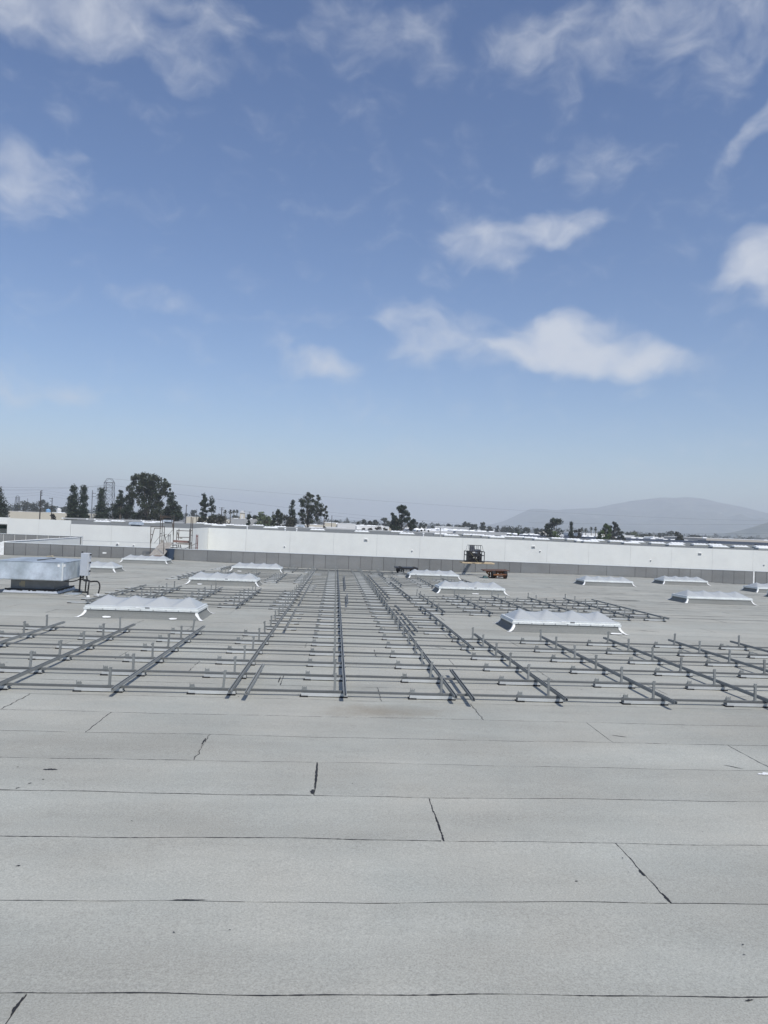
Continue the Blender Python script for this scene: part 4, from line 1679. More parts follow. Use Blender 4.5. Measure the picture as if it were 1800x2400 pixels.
for k, xx in enumerate((-.13, -.06, .03, .10)):
    w = MB()
    x0_ = l0.x + .34 + xx
    w.tube((x0_, 45.08, rz(x0_, 45.1)), (x0_ + .005, 45.08, rz(x0_, 45.1) + .17 - .01 * k), .012, .012, 6)
    tag(w.build('white_stake', M['white_patch']), ['leftmost', 'second', 'third', 'rightmost'][k] + ' of four small white stakes before the black cart wheel', 'stake', 'white stakes by the cart')

r0_, r1_ = at(900 + 776 / 3.318, 1080 + 850 / 3.318, 43.9), at(900 + 970 / 3.318, 1080 + 847 / 3.318, 43.9)
rcx = (r0_.x + r1_.x) / 2
rcz = rz(rcx, 44)
oc = thing('flat_cart', 'rusty orange wheeled cart with a dark deck and tongue, right of the pallet', 'cart', (rcx, 44, rcz))
dz = r0_.z
w = MB()
w.hexa([(r0_.x, 43.6, dz - .03), (r1_.x, 43.6, dz + .01), (r1_.x, 44.9, dz + .01), (r0_.x, 44.9, dz - .03), (r0_.x, 43.6, dz), (r1_.x, 43.6, dz + .04), (r1_.x, 44.9, dz + .04), (r0_.x, 44.9, dz)])
w.build('deck', M['rust_dark'], oc)
w = MB()
for yy in (43.7, 44.75):
    w.beam((r0_.x + .1, yy, dz - .07), (r1_.x - .15, yy, dz - .045), .06, .07)
w.beam((r0_.x + .12, 43.7, dz - .1), (r0_.x + .38, 44.0, rcz + .16), .07, .05)
w.beam((r0_.x + .30, 43.72, dz - .1), (r0_.x + .40, 44.0, rcz + .14), .06, .05)
w.beam((rcx + .05, 43.75, dz - .08), (rcx + .25, 43.8, rcz + .26), .07, .06)
w.beam((rcx + .5, 43.75, dz - .08), (rcx + .3, 43.8, rcz + .26), .07, .06)
w.beam((rcx - .1, 43.9, dz - .09), (rcx + .55, 43.9, dz - .13), .08, .09)
w.build('chassis', M['rust'], oc)
ax_y = 43.62
xl, xr_ = at(900 + 852 / 3.318, 1350, ax_y).x, at(900 + 945 / 3.318, 1350, ax_y).x
rw = .235
zc_ = rz(xl, ax_y) + rw
wheel(oc, xl, ax_y + .1, zc_, rw, .22, 'X', 'rust')
wheel(oc, xr_, ax_y + .1, zc_, rw, .20, 'X', 'rust')
wheel(oc, (xl + xr_) / 2 - .05, 44.7, zc_ - .01, rw, .22, 'X', 'rust')
w = MB()
w.tube((xl - .05, ax_y - .16, zc_ - .02), (xr_ + .02, ax_y - .16, zc_ + .01), .055, .055, 10)
w.tube((xl + .25, ax_y - .12, zc_ - .11), (xr_ - .02, ax_y - .12, zc_ - .1), .03, .03, 8)
w.tube((xl, ax_y + .1, zc_), (xr_, ax_y + .1, zc_), .04, .04, 8)
w.build('axle', M['rust'], oc)
w = MB()
w.beam((r0_.x + .36, 43.95, rcz + .15), (r0_.x + .25, 43.8, rcz + .06), .06, .06)
w.beam((r0_.x + .25, 43.8, rcz + .06), (r0_.x + .75, 43.75, rcz + .06), .08, .05)
w.build('tongue', M['rust_dark'], oc)
w = MB()
tx = at(900 + 790 / 3.318, 1354, 43.5).x
tz = rz(tx, 43.5)
for k in range(5):
    w.hexa([(tx - .17 + .01 * k, 43.35, tz + .026 * k), (tx + .19 - .02 * k, 43.35, tz + .026 * k), (tx + .19 - .02 * k, 43.7, tz + .026 * k), (tx - .17 + .01 * k, 43.7, tz + .026 * k),
            (tx - .16 + .02 * k, 43.36, tz + .026 * (k + 1) - .001), (tx + .18 - .03 * k, 43.36, tz + .026 * (k + 1) - .001), (tx + .18 - .03 * k, 43.69, tz + .026 * (k + 1) - .001), (tx - .16 + .02 * k, 43.69, tz + .026 * (k + 1) - .001)])
tag(w.build('tarp_bundle', M['teal']), 'folded teal tarp on the roof under the tongue of the orange cart', 'tarp')

# ------------------------------------------------------------------ pallet held over the roof with a caged machine
Z7 = 10.37
YP = 47.6
z7 = lambda a, b, Y: at(1060 + a / Z7, 1260 + b / Z7, Y)
pl0, pl1 = z7(245, 590, YP), z7(1035, 600, YP)
zb_ = z7(600, 640, YP).z
pa = thing('wooden_pallet', 'long wooden pallet held on forks in front of the parapet', 'pallet', (pl0.x + .8, YP, zb_))
x0_, x1_ = pl0.x, pl1.x
pt = pl0.z - .012
for k in range(7):
    w = MB()
    y_ = YP + .02 + k * .17
    w.box(x0_, x1_, y_, y_ + .12, pt - .022, pt)
    w.build('deck_board', M['pallet_wood'], pa)
for k, y_ in enumerate((YP, YP + .55, YP + 1.1)):
    w = MB()
    segs = [(x0_ + .01, z7(510, 0, YP).x), (z7(585, 0, YP).x, z7(730, 0, YP).x), (z7(805, 0, YP).x, x1_ - .01)]
    for (a, b) in segs:
        w.box(a, b, y_, y_ + .045, zb_ + .018, pt - .0225)
    w.box(x0_ + .01, x1_ - .01, y_ + .001, y_ + .044, pt - .045, pt - .0227)
    w.build('stringer', M['pallet_wood'], pa)
for k in range(3):
    w = MB()
    w.box(x0_ + .02, x1_ - .02, YP + .03 + .5 * k, YP + .15 + .5 * k, zb_, zb_ + .0175)
    w.build('bottom_board', M['pallet_wood'], pa)
th = thing('lift_boom', 'dark lift boom and forks reaching over the parapet under the loaded pallet', 'lift', (z7(660, 0, 60).x, 62, GROUND))
for a in (547, 768):
    xf = z7(a, 0, YP).x
    w = MB()
    w.box(xf - .07, xf + .07, YP + .02, YP + 1.4, zb_ + .03, zb_ + .075)
    w.box(xf - .07, xf + .07, YP + 1.33, YP + 1.4, zb_ + .03, zb_ + .7)
    w.build('fork', M['black'], th)
xm = z7(655, 0, YP).x
w = MB()
w.box(xm - .5, xm + .5, YP + 1.41, YP + 1.5, zb_ + .25, zb_ + .62)
w.build('carriage', M['black'], th)
xm2 = xm * 62 / (YP + .6)
w = MB()
w.beam((xm, YP + 1.5, zb_ + .42), (xm2, 62, zb_ + .35), .16, .18)
w.build('boom', M['machine_grey'], th)
w = MB()
w.box(xm2 - .25, xm2 + .25, 61.7, 62.3, GROUND + .8, zb_ + .48)
w.build('mast', M['machine_grey'], th)
w = MB()
w.box(xm2 - 1.1, xm2 + 1.1, 60.5, 64.5, GROUND + .45, GROUND + 2.0)
w.build('chassis', M['machine_grey'], th)
for sx in (-1, 1):
    for yy in (61.2, 63.8):
        wheel(th, xm2 + sx * 1.15, yy, GROUND + .5, .5, .35, 'X', 'galv_dark')

mc = thing('caged_machine', 'black caged roofing machine with grey seat strapped on the pallet', 'machine', (xm, YP + .5, pt))
cx0, cx1 = z7(365, 0, YP + .12).x, z7(795, 0, YP + .12).x
zt1, zt2, zm_ = z7(580, 335, YP + .12).z, z7(580, 190, YP + .35).z, z7(580, 435, YP + .12).z
ya, yb = YP + .12, YP + 1.02
w = MB()
for x_ in (cx0, cx1):
    for y_ in (ya, yb):
        w.beam((x_, y_, pt + .003), (x_, y_, zt1), .045, .045)
for z_ in (pt + .03, zm_, zt1 - .02):
    for y_ in (ya, yb):
        w.beam((cx0, y_, z_), (cx1, y_, z_), .04, .04)
    for x_ in (cx0, cx1):
        w.beam((x_, ya, z_), (x_, yb, z_), .04, .04)
w.beam((cx0 + .08, ya - .02, pt + .03), (cx0 + .18, ya - .02, zt1), .03, .03)
w.beam((cx0 + .33 * (cx1 - cx0) * 2.2, ya, pt + .03), (cx0 + .34 * (cx1 - cx0) * 2.2, ya, zt1), .03, .03)
w.build('cage_frame', M['black'], mc)
u0, u1, t0_, t1_ = z7(395, 0, ya).x, z7(778, 0, ya).x, z7(425, 0, ya).x, z7(748, 0, ya).x
for k in range(8):
    w = MB()
    f_ = k / 7
    w.tube((lerp(u0, u1, f_), ya + .1, zt1 - .02), (lerp(t0_, t1_, f_), ya + .22, zt2), .010, .010, 6)
    w.build('guard_rod', M['black'], mc)
for k in range(5):
    w = MB()
    f_ = k / 4
    w.tube((lerp(u0, u1, f_), yb - .05, zt1 - .02), (lerp(t0_, t1_, f_), yb - .15, zt2), .008, .008, 6)
    w.build('guard_rod', M['black'], mc)
w = MB()
w.tube((t0_, ya + .22, zt2), (t1_, ya + .22, zt2), .012, .012, 6)
w.tube((t0_, yb - .15, zt2), (t1_, yb - .15, zt2), .012, .012, 6)
for x_ in (t0_, t1_):
    w.tube((x_, ya + .22, zt2), (x_, yb - .15, zt2), .012, .012, 6)
w.build('top_rail', M['black'], mc)
g0x, g1x, g2x = z7(428, 0, ya + .3).x, z7(575, 0, ya + .3).x, z7(548, 0, ya + .3).x
w = MB()
w.hexa([(g0x, ya + .28, zm_ + .12), (g1x + .02, ya + .28, zm_ + .12), (g1x + .02, ya + .42, zm_ + .12), (g0x, ya + .42, zm_ + .12),
        (g0x + .02, ya + .36, zt2 - .02), (g2x, ya + .36, zt2 - .02), (g2x, ya + .46, zt2 - .02), (g0x + .02, ya + .46, zt2 - .02)])
w.build('seat_back', M['machine_grey'], mc)
w = MB()
gx = lambda a: z7(a, 0, ya + .3).x
gz = lambda b: z7(600, b, ya + .3).z
w.box(gx(395), gx(490), ya + .25, ya + .75, pt + .01, gz(345))
w.box(gx(485), gx(680), ya + .22, ya + .7, pt + .012, gz(520))
w.box(gx(500), gx(590), ya + .2, ya + .6, gz(520), gz(430))
w.hexa([(gx(590), ya + .2, gz(520)), (gx(690), ya + .2, gz(520)), (gx(690), ya + .5, gz(520)), (gx(590), ya + .5, gz(520)), (gx(640), ya + .25, gz(360)), (gx(680), ya + .25, gz(345)), (gx(680), ya + .45, gz(345)), (gx(640), ya + .45, gz(360))])
w.box(gx(660), gx(710), ya + .15, ya + .7, pt + .011, gz(450))
w.tube((gx(520), ya + .2, gz(470)), (gx(640), ya + .2, gz(465)), .05, .05, 10)
w.build('engine', M['black'], mc)
for (a, b, c, d) in ((500, 345, 560, 372), (545, 470, 562, 492), (585, 478, 606, 500), (515, 480, 530, 497)):
    w = MB()
    w.box(gx(a), gx(c), ya + .17, ya + .195, gz(d), gz(b))
    w.build('white_label', M['white_patch'], mc)
w = MB()
w.beam((gx(432), ya - .045, gz(365)), (gx(632), ya - .045, pt + .005), .028, .006)
w.beam((gx(632), ya - .07, pt + .005), (gx(632), YP - .012, zb_ + .01), .03, .006)
w.build('strap', M['strap'], mc)

# ------------------------------------------------------------------ on the white building's roof
def on_plane(px_, py_, z):
    d = ray(px_, py_)
    return CAM + d * ((z - HC) / d.z)


RS = [(237, 1226), (273.5, 1225), (346, 1228), (367.6, 1227), (472, 1228.5), (493, 1232), (512, 1235), (535, 1233), (563, 1235), (604, 1233.5), (634, 1240.5), (656, 1238), (744, 1245.5),
      (848, 1249.5), (931, 1249.3), (954, 1254.5), (1034, 1255), (1059, 1258.6), (1101, 1256.5), (1122, 1257.6), (1146, 1260), (1166, 1263), (1190, 1261), (1216, 1261.7), (1246, 1264),
      (1271, 1267.5), (1309, 1265.3), (1346, 1268), (1370, 1272), (1387, 1273), (1402, 1269.8), (1447, 1272.6), (1482, 1276.6), (1496, 1273.8), (1544, 1277), (1587, 1281), (1590, 1277), (1643, 1280),
      (1679.5, 1280.6), (1690, 1285.4), (1739, 1285), (1789, 1285), (1797, 1289)]
ORD = ['first', 'second', 'third', 'fourth', 'fifth', 'sixth', 'seventh', 'eighth', 'ninth', 'tenth', 'eleventh', 'twelfth', 'thirteenth', 'fourteenth', 'fifteenth', 'sixteenth', 'seventeenth',
       'eighteenth', 'nineteenth', 'twentieth', 'twenty-first', 'twenty-second', 'twenty-third', 'twenty-fourth', 'twenty-fifth', 'twenty-sixth', 'twenty-seventh', 'twenty-eighth', 'twenty-ninth',
       'thirtieth', 'thirty-first', 'thirty-second', 'thirty-third', 'thirty-fourth', 'thirty-fifth', 'thirty-sixth', 'thirty-seventh', 'thirty-eighth', 'thirty-ninth', 'fortieth', 'forty-first',
       'forty-second', 'forty-third', 'forty-fourth', 'forty-fifth']
for k, (px_, py_) in enumerate(RS):
    p = on_plane(px_, py_, RW)
    if p.y < 143 and px_ > 452:
        p = p * (146 / p.y)
    if p.y > 231:
        p = p * (228 / p.y)
    skylight(p.x, p.y + .9, ORD[k] + ' white skylight from the left on the roof of the white building', 0, z=RW + .005, group='skylights on the white building', name='skylight', scale=1.3)
for (px_, py_, wd, hh, lab) in ((317, 1233.5, 2.6, .75, 'metal ventilator with a dark base on the left roof of the white building'), (392, 1226.5, 3.4, .9, 'pale ventilator behind the scaffold on the white building roof'),
                                (704, 1237.5, 2.6, .85, 'pale box unit below the eucalyptus on the white building roof')):
    p = on_plane(px_, py_, RW)
    t = thing('rooftop_unit', lab, 'ventilator', (p.x, p.y + 1, RW))
    w = MB()
    w.box(p.x - wd * .33, p.x + wd * .33, p.y, p.y + 1.6, RW, RW + hh * .45)
    w.build('base', M['galv_dark'], t)
    w = MB()
    w.hexa([(p.x - wd * .5, p.y - .3, RW + hh * .45), (p.x + wd * .5, p.y - .3, RW + hh * .45), (p.x + wd * .5, p.y + 1.9, RW + hh * .45), (p.x - wd * .5, p.y + 1.9, RW + hh * .45),
            (p.x - wd * .46, p.y - .25, RW + hh), (p.x + wd * .46, p.y - .25, RW + hh), (p.x + wd * .42, p.y + 1.8, RW + hh + .1), (p.x - wd * .42, p.y + 1.8, RW + hh + .1)])
    w.build('hood', M['galv'], t)
for k, (px_, h_) in enumerate(((331, 1.0), (579, .75), (695, .6), (992, .7), (1031.5, 1.9), (668, .5))):
    p = on_plane(px_, 1226 + (px_ - 331) * .0405 + 6, RW)
    t = thing('vent_pipe', ['vent pipe beside the left roof ventilator', 'vent pipe near the dark sapling on the white building roof', 'vent pipe by the pale box unit', 'short vent pipe right of the layered pine',
                            'tall vent pipe with a cap before the big white roof', 'short vent pipe left of the eucalyptus'][k], 'pipe', (p.x, p.y, RW))
    w = MB()
    w.tube((p.x, p.y, RW), (p.x, p.y, RW + h_), .13, .13, 8)
    w.build('pipe', M['galv' if k == 0 else 'roof_white' if k != 4 else 'b_grey'], t)
    w = MB()
    w.tube((p.x, p.y, RW + h_), (p.x, p.y, RW + h_ + .2), .24, .16, 8)
    w.build('cap', M['galv_dark' if k == 4 else 'roof_white'], t)


# ------------------------------------------------------------------ buildings beyond
def warehouse(label, x0, x1, ytop, Y, depth, wall, roof_m, par_h=.5, doors=0, lights=0, yaw_top=None, name='warehouse', group=None, h=None, coping='roof_white'):
    xm_ = (x0 + x1) / 2
    Y = Y + 75 if Y < 345 else Y
    a, b = at(x0, ytop, Y), at(x1, ytop, Y)
    zt = at(xm_, ytop, Y).z if h is None else GROUND + h
    zt = max(zt, GROUND + 4.2)
    t = thing(name, label, 'building', ((a.x + b.x) / 2, Y, GROUND), group)
    X0, X1, Y1 = a.x, b.x, Y + depth
    w = MB()
    e = .3
    w.box(X0, X1, Y, Y + e, GROUND, zt)
    w.box(X0, X1, Y1 - e, Y1, GROUND, zt)
    w.box(X0, X0 + e, Y + e, Y1 - e, GROUND, zt)
    w.box(X1 - e, X1, Y + e, Y1 - e, GROUND, zt)
    w.build('wall', M[wall], t)
    w = MB()
    zr_ = zt - par_h
    w.face((X0 + e, Y + e, zr_), (X1 - e, Y + e, zr_), (X1 - e, Y1 - e, zr_ + .002 * depth), (X0 + e, Y1 - e, zr_ + .002 * depth))
    ro = w.build('roof', M[roof_m], t)
    w = MB()
    w.box(X0 - .06, X1 + .06, Y - .06, Y + e + .06, zt + .003, zt + .12)
    w.box(X0 - .06, X1 + .06, Y1 - e - .06, Y1 + .06, zt + .003, zt + .12)
    w.build('coping', M[coping], t)
    for k in range(doors):
        dx = X0 + (X1 - X0) * (k + .7) / (doors + .4)
        w = MB()
        w.box(dx - 1.3, dx + 1.3, Y - .05, Y - .004, GROUND + 3.2, GROUND + min(6.4, zt - GROUND - 1))
        w.build('opening', M['door'], t)
    for k in range(lights):
        lx = X0 + (X1 - X0) * ((k * .618) % 1) * .9 + (X1 - X0) * .05
        ly = Y + 4 + (depth - 8) * ((k * .381 + .13) % 1)
        w = MB()
        zz = zr_ + .002 * (ly - Y)
        w.hexa([(lx - 1.4, ly - .8, zz), (lx + 1.4, ly - .8, zz), (lx + 1.4, ly + .8, zz), (lx - 1.4, ly + .8, zz), (lx - 1.0, ly - .3, zz + .55), (lx + 1.0, ly - .3, zz + .55), (lx + 1.0, ly + .3, zz + .55), (lx - 1.0, ly + .3, zz + .55)])
        w.build('skylight', M['roof_white'], ro)
    return t


warehouse('long cream warehouse below the hazy treeline at far left', 20, 163, 1200.5, 330, 60, 'cream', 'roof_white', .4, 0, 5)
warehouse('cream low building right of the big eucalyptus clump', 436, 500, 1212, 420, 50, 'cream', 'roof_white', .4, 0, 4)
warehouse('pale grey long building behind the small dark sapling', 541, 664, 1217.5, 265, 40, 'b_grey', 'roof_grey', .3, 1, 4)
warehouse('cream fronted building right of the tall eucalyptus', 762, 792, 1225.5, 300, 35, 'cream', 'roof_white', .4, 1, 3)
warehouse('light grey blank building beside the cream fronted one', 791, 834, 1227.5, 286, 30, 'b_white', 'roof_grey', .4, 0, 2)
warehouse('low white shed roof in front of the grey blank building', 762, 812, 1236.5, 255, 14, 'b_white', 'roof_white', .2, 0, 0)
warehouse('flat white building left of the layered pine', 836, 912, 1233, 330, 60, 'b_white', 'roof_white', .3, 0, 5)
warehouse('big white-roofed warehouse with a pale front right of the layered pine', 985, 1068, 1244.5, 262, 90, 'b_white', 'roof_white', .25, 0, 9)
warehouse('grey walled warehouse with a white roof in the middle distance', 1068, 1188, 1246.5, 256, 110, 'b_grey', 'roof_white', .25, 0, 12)
warehouse('grey domed-roof hall behind the big white roofs', 1020, 1100, 1235.2, 520, 50, 'b_grey', 'roof_grey', .2)
warehouse('dark blue banded building behind the right-hand rooftop skylights', 1216, 1350, 1256, 262, 60, 'b_blue', 'roof_white', .3, 0, 10, coping='b_blue')
warehouse('long dark blue fascia building at right', 1372, 1660, 1263.5, 268, 45, 'b_blue', 'roof_white', .3, 0, 14, coping='b_blue')
warehouse('dark blue fascia building at the right picture edge', 1664, 1990, 1274, 270, 12, 'b_blue', 'roof_grey', .3, 0, 0, coping='b_blue')
warehouse('tan long building under the right-hand hill', 1655, 1990, 1268, 300, 50, 'b_tan', 'roof_white', .3, 0, 3)
warehouse('small pale box building left of the tan one', 1634, 1653, 1268.5, 282, 12, 'b_grey', 'roof_white', .2)
warehouse('low white gabled building right of the fresh green tree', 1462, 1486, 1255, 420, 20, 'b_white', 'roof_white', .2)
warehouse('small white building with a dark window under the far right palms', 1530, 1543, 1259, 480, 14, 'b_white', 'roof_white', .2, 1)
warehouse('white building behind the palms in the right middle distance', 1366, 1412, 1250, 460, 40, 'b_white', 'roof_white', .3)
warehouse('pale warehouse far behind the left eucalyptus trunks', 330, 352, 1200, 420, 30, 'b_white', 'roof_white', .3)
# belfry-like tower among the palms
tw = at(568, 1197, 420)
t = thing('tower', 'slim cream tower between the palms and the olive green tree', 'tower', (tw.x, 420, GROUND))
w = MB()
w.box(tw.x - 1.3, tw.x + 1.3, 420, 422.6, GROUND, tw.z - 1.2)
tp_ = w.build('shaft', M['cream'], t)
w = MB()
w.box(tw.x - .5, tw.x + .5, 419.94, 419.996, tw.z - 4.6, tw.z - 2.2)
w.build('opening', M['b_white'], tp_)
w = MB()
w.hexa([(tw.x - 1.6, 419.7, tw.z - 1.198), (tw.x + 1.6, 419.7, tw.z - 1.198), (tw.x + 1.6, 422.9, tw.z - 1.198), (tw.x - 1.6, 422.9, tw.z - 1.198), (tw.x - .1, 421.2, tw.z + .3), (tw.x + .1, 421.2, tw.z + .3), (tw.x + .1, 421.4, tw.z + .3), (tw.x - .1, 421.4, tw.z + .3)])
w.build('roof', M['b_grey'], t)
# storage tanks at far left
for (px_, w_, top, m_, lab) in ((138, 11, 1192, 'b_white', 'pale cylindrical tank behind the cream warehouse'), (113, 10, 1193.5, 'tank_blue', 'light blue tank behind the cream warehouse')):
    p = at(px_, top, 470)
    r0 = w_ / 2 / F_PX * 470
    t = thing('storage_tank', lab, 'tank', (p.x, 470, GROUND))
    w = MB()
    w.tube((p.x, 470, GROUND), (p.x, 470, p.z - .4), r0, r0, 18)
    w.build('shell', M[m_], t)
    w = MB()
    w.tube((p.x, 470, p.z - .398), (p.x, 470, p.z + .2), r0 * 1.02, r0 * .3, 18)
    w.build('roof', M[m_], t)
# sheds and warehouses spreading to the horizon
rr = random.Random(41)
far_b = []
for k in range(44):
    px_ = rr.uniform(1000, 1790) if k < 30 else rr.uniform(430, 1000)
    Y = rr.choice([380, 430, 500, 580, 680, 800, 950, 1150, 1400, 1800])
    Y *= rr.uniform(.93, 1.07)
    far_b.append((px_, Y, rr.uniform(18, 55), rr.uniform(5.0, 7.6), rr.choice(['b_white', 'b_white', 'cream', 'b_grey', 'b_tan']), rr.choice(['roof_white', 'roof_white', 'roof_white', 'roof_grey'])))
far_b.sort()
for k, (px_, Y, wd, h_, wm, rm) in enumerate(far_b):
    c = at(px_, 1240, Y)
    wpx = wd / Y * F_PX / 2
    warehouse(ORD[k] + ' low warehouse from the left in the hazy distance', px_ - wpx, px_ + wpx, 1240, Y, rr.uniform(25, 60), wm, rm, .25, 0, 3 if Y < 700 else 0, h=h_, group='distant warehouses')


# ------------------------------------------------------------------ trees
def leaf_quads(cent, rad, n, size, stretch=1.0, droop=0., shell=.45):
    """leaf-sized quads through the volume of each clump"""
    k = len(cent)
    cent, rad = np.repeat(np.asarray(cent), n, 0), np.repeat(np.asarray(rad), n, 0)
    m = k * n
    d = rng.normal(size=(m, 3))
    d /= np.linalg.norm(d, axis=1, keepdims=True)
    p = cent + d * rad * (rng.uniform(0, 1, (m, 1)) ** shell)
    a = rng.normal(size=(m, 3)) + np.array([0, 0, droop])
    a /= np.linalg.norm(a, axis=1, keepdims=True)
    b = np.cross(a, rng.normal(size=(m, 3)))
    b /= np.linalg.norm(b, axis=1, keepdims=True) + 1e-9
    s = size * rng.uniform(.55, 1.35, (m, 1))
    a = a * s * stretch
    b = b * s * .5
    v = np.stack([p - a * .5, p + b * .5, p + a * .5, p - b * .5], 1).reshape(-1, 3)
    return v


def push(Y):
    """everything beyond the court stands behind the white building"""
    return 250 + (Y - 128) * .5 if Y < 372 else Y


def tree_base(label, px_, pytop, Y, cat='tree', name='tree', group=None):
    Y = push(Y)
    top = at(px_, pytop, Y)
    t = thing(name, label, cat, (top.x, Y, GROUND), group)
    return t, top.z - GROUND


def limb(w, pts, r0, r1, n=6):
    k = len(pts) - 1
    for i in range(k):
        w.tube(pts[i], pts[i + 1], lerp(r0, r1, i / k), lerp(r0, r1, (i + 1) / k), n)


def finish(t, w, verts, lm, trunk_name='trunk', crown_name='crown', bark='bark'):
    link(trunk_name, w.mesh(trunk_name, M[bark]), t)
    link(crown_name, np_mesh(crown_name, verts, 4, M[lm]), t)


def euc(label, px_, pytop, wpx, Y, lm='euc', cb=.12, clumps=46, per=110, prof=None, seed=0, name='eucalyptus_tree', leaf=.42, group=None, sx=0):
    r = random.Random(seed)
    t, H = tree_base(label, px_, pytop, Y, 'tree', name, group)
    W = wpx * 1.12 / F_PX * push(Y)
    prof = prof or [(0, .45), (.25, .9), (.5, 1.0), (.75, .85), (.92, .5), (1, .16)]

    def pr(s):
        for (a, pa_), (b, pb_) in zip(prof[:-1], prof[1:]):
            if s <= b:
                return lerp(pa_, pb_, (s - a) / (b - a))
        return prof[-1][1]
    w = MB()
    vis = max(.0, cb)
    limb(w, [(0, 0, -.1), (.1 * r.uniform(-1, 1), 0, H * .16), (.2 * r.uniform(-1, 1), .1, H * .32)], H * .024, H * .017, 8)
    C, Rr = [], []
    for k in range(clumps):
        s = (k + r.random()) / clumps
        z = H * (cb + (1 - cb) * s * .97)
        rad = pr(s) * W / 2
        q = r.uniform(0, 6.283)
        f = r.uniform(.15, 1.0) ** .55
        cr = W * r.uniform(.085, .14) * (1.15 - .4 * s)
        rr_ = max(0, rad - cr * .6) * f
        c = (math.cos(q) * rr_ + sx * W * s, math.sin(q) * rr_ * .8, min(z, H - cr * .8))
        C.append(c)
        Rr.append((cr, cr, cr * r.uniform(.8, 1.25)))
        if k % 2 == 0:
            zb = H * r.uniform(.22, .32) + .15 * c[2]
            zb = min(zb, c[2] * .85)
            mid = (c[0] * .45 + r.uniform(-.3, .3), c[1] * .45, (zb + c[2]) / 2)
            limb(w, [(c[0] * .08, c[1] * .08, zb), mid, c], H * .011, H * .003, 5)
    v = leaf_quads(C, Rr, per, leaf * 1.4, 1.3, -.5)
    finish(t, w, v, lm)
    return t


def pine(label, px_, pytop, wpx, Y, lm='pine', cb=.06, tiers=15, tuft=.13, per=60, fill=1.0, seed=0, taper=.75, name='pine_tree', leaf=.36, top_round=.16, group=None):
    r = random.Random(seed)
    t, H = tree_base(label, px_, pytop, Y, 'tree', name, group)
    W = wpx * 1.12 / F_PX * push(Y)
    w = MB()
    limb(w, [(0, 0, -.1), (.06 * r.uniform(-1, 1), 0, H * .5), (0, 0, H * .97)], H * .016, H * .003, 7)
    C, Rr = [], []
    for k in range(tiers):
        s = k / (tiers - 1)
        z = H * (cb + (1 - cb) * s) - W * tuft * .5
        dzt = H * (1 - cb) / tiers
        L = W / 2 * max(top_round, (1 - s) ** taper) * r.uniform(.72, 1.08)
        nb = 6 if s < .7 else 4
        for b in range(nb):
            if r.random() > fill:
                continue
            q = 6.283 * (b + r.uniform(-.3, .3)) / nb + k * 1.1
            lift = L * r.uniform(.0, .5) + dzt * r.uniform(-.55, .55)
            L_ = L * r.uniform(.62, 1.12)
            e = (math.cos(q) * L_, math.sin(q) * L_, z + lift)
            w.tube((0, 0, z - .1), e, H * .0045, H * .002, 4)
            tr = W * tuft * r.uniform(.8, 1.25)
            for f in ((.98, .55) if L > W * .2 else (.9,)):
                C.append((e[0] * f, e[1] * f, z + lift * f + tr * .2))
                Rr.append((tr, tr, tr * r.uniform(.8, 1.2)))
    C.append((0, 0, H - W * tuft * .6))
    Rr.append((W * tuft * .8, W * tuft * .8, W * tuft * 1.0))
    v = leaf_quads(C, Rr, per, leaf * 1.45, 1.2, .5)
    finish(t, w, v, lm)
    return t


def bushy(label, px_, pytop, wpx, Y, lm='far', cb=.25, clumps=16, per=60, seed=0, leaf=.5, name='tree', group=None, cat='tree'):
    r = random.Random(seed)
    t, H = tree_base(label, px_, pytop, Y, cat, name, group)
    W = wpx * 1.12 / F_PX * push(Y)
    w = MB()
    limb(w, [(0, 0, -.1), (0, 0, H * .3), (.1, 0, H * .6)], H * .022, H * .01, 6)
    C, Rr = [], []
    for k in range(clumps):
        q, s = r.uniform(0, 6.283), r.random()
        cr = W * r.uniform(.15, .24)
        z = H * lerp(cb, 1, s)
        rad = W / 2 * (1.0 - .38 * s ** 3)
        rr_ = max(0, rad - cr * .7) * r.uniform(.2, 1) ** .5
        c = (math.cos(q) * rr_, math.sin(q) * rr_, min(z, H - cr * .75))
        C.append(c)
        Rr.append((cr, cr, cr * .85))
        if k % 3 == 0:
            w.tube((0, 0, H * .3), c, H * .008, H * .003, 4)
    v = leaf_quads(C, Rr, per, leaf * 1.35, 1.2)
    finish(t, w, v, lm)
    return t


def palm(label, px_, pytop, Y, seed=0, wpx=11, group='fan palms in the distance'):
    r = random.Random(seed)
    t, H = tree_base(label, px_, pytop, Y, 'palm', 'palm_tree', group)
    W = wpx * 1.12 / F_PX * push(Y)
    w = MB()
    top = H - W * .32
    limb(w, [(0, 0, -.1), (.1, 0, H * .5), (0, 0, top)], .26, .17, 7)
    vs_ = []
    for k in range(46):
        q = r.uniform(0, 6.283)
        el = r.uniform(-.9, 1.2)
        L = W * .52 * r.uniform(.8, 1.1)
        d = Vector((math.cos(q) * math.cos(el), math.sin(q) * math.cos(el), math.sin(el)))
        p0 = Vector((0, 0, top))
        p1 = p0 + d * L * .6
        p2 = p0 + d * L + Vector((0, 0, -L * .25))
        s = d.cross(Vector((0, 0, 1))).normalized() * L * .16
        vs_ += [p0 - s * .2, p0 + s * .2, p1 + s, p1 - s, p1 - s, p1 + s, p2 + s * .5, p2 - s * .5]
    finish(t, w, np.array([tuple(v) for v in vs_]), 'palm', crown_name='fronds')
    return t


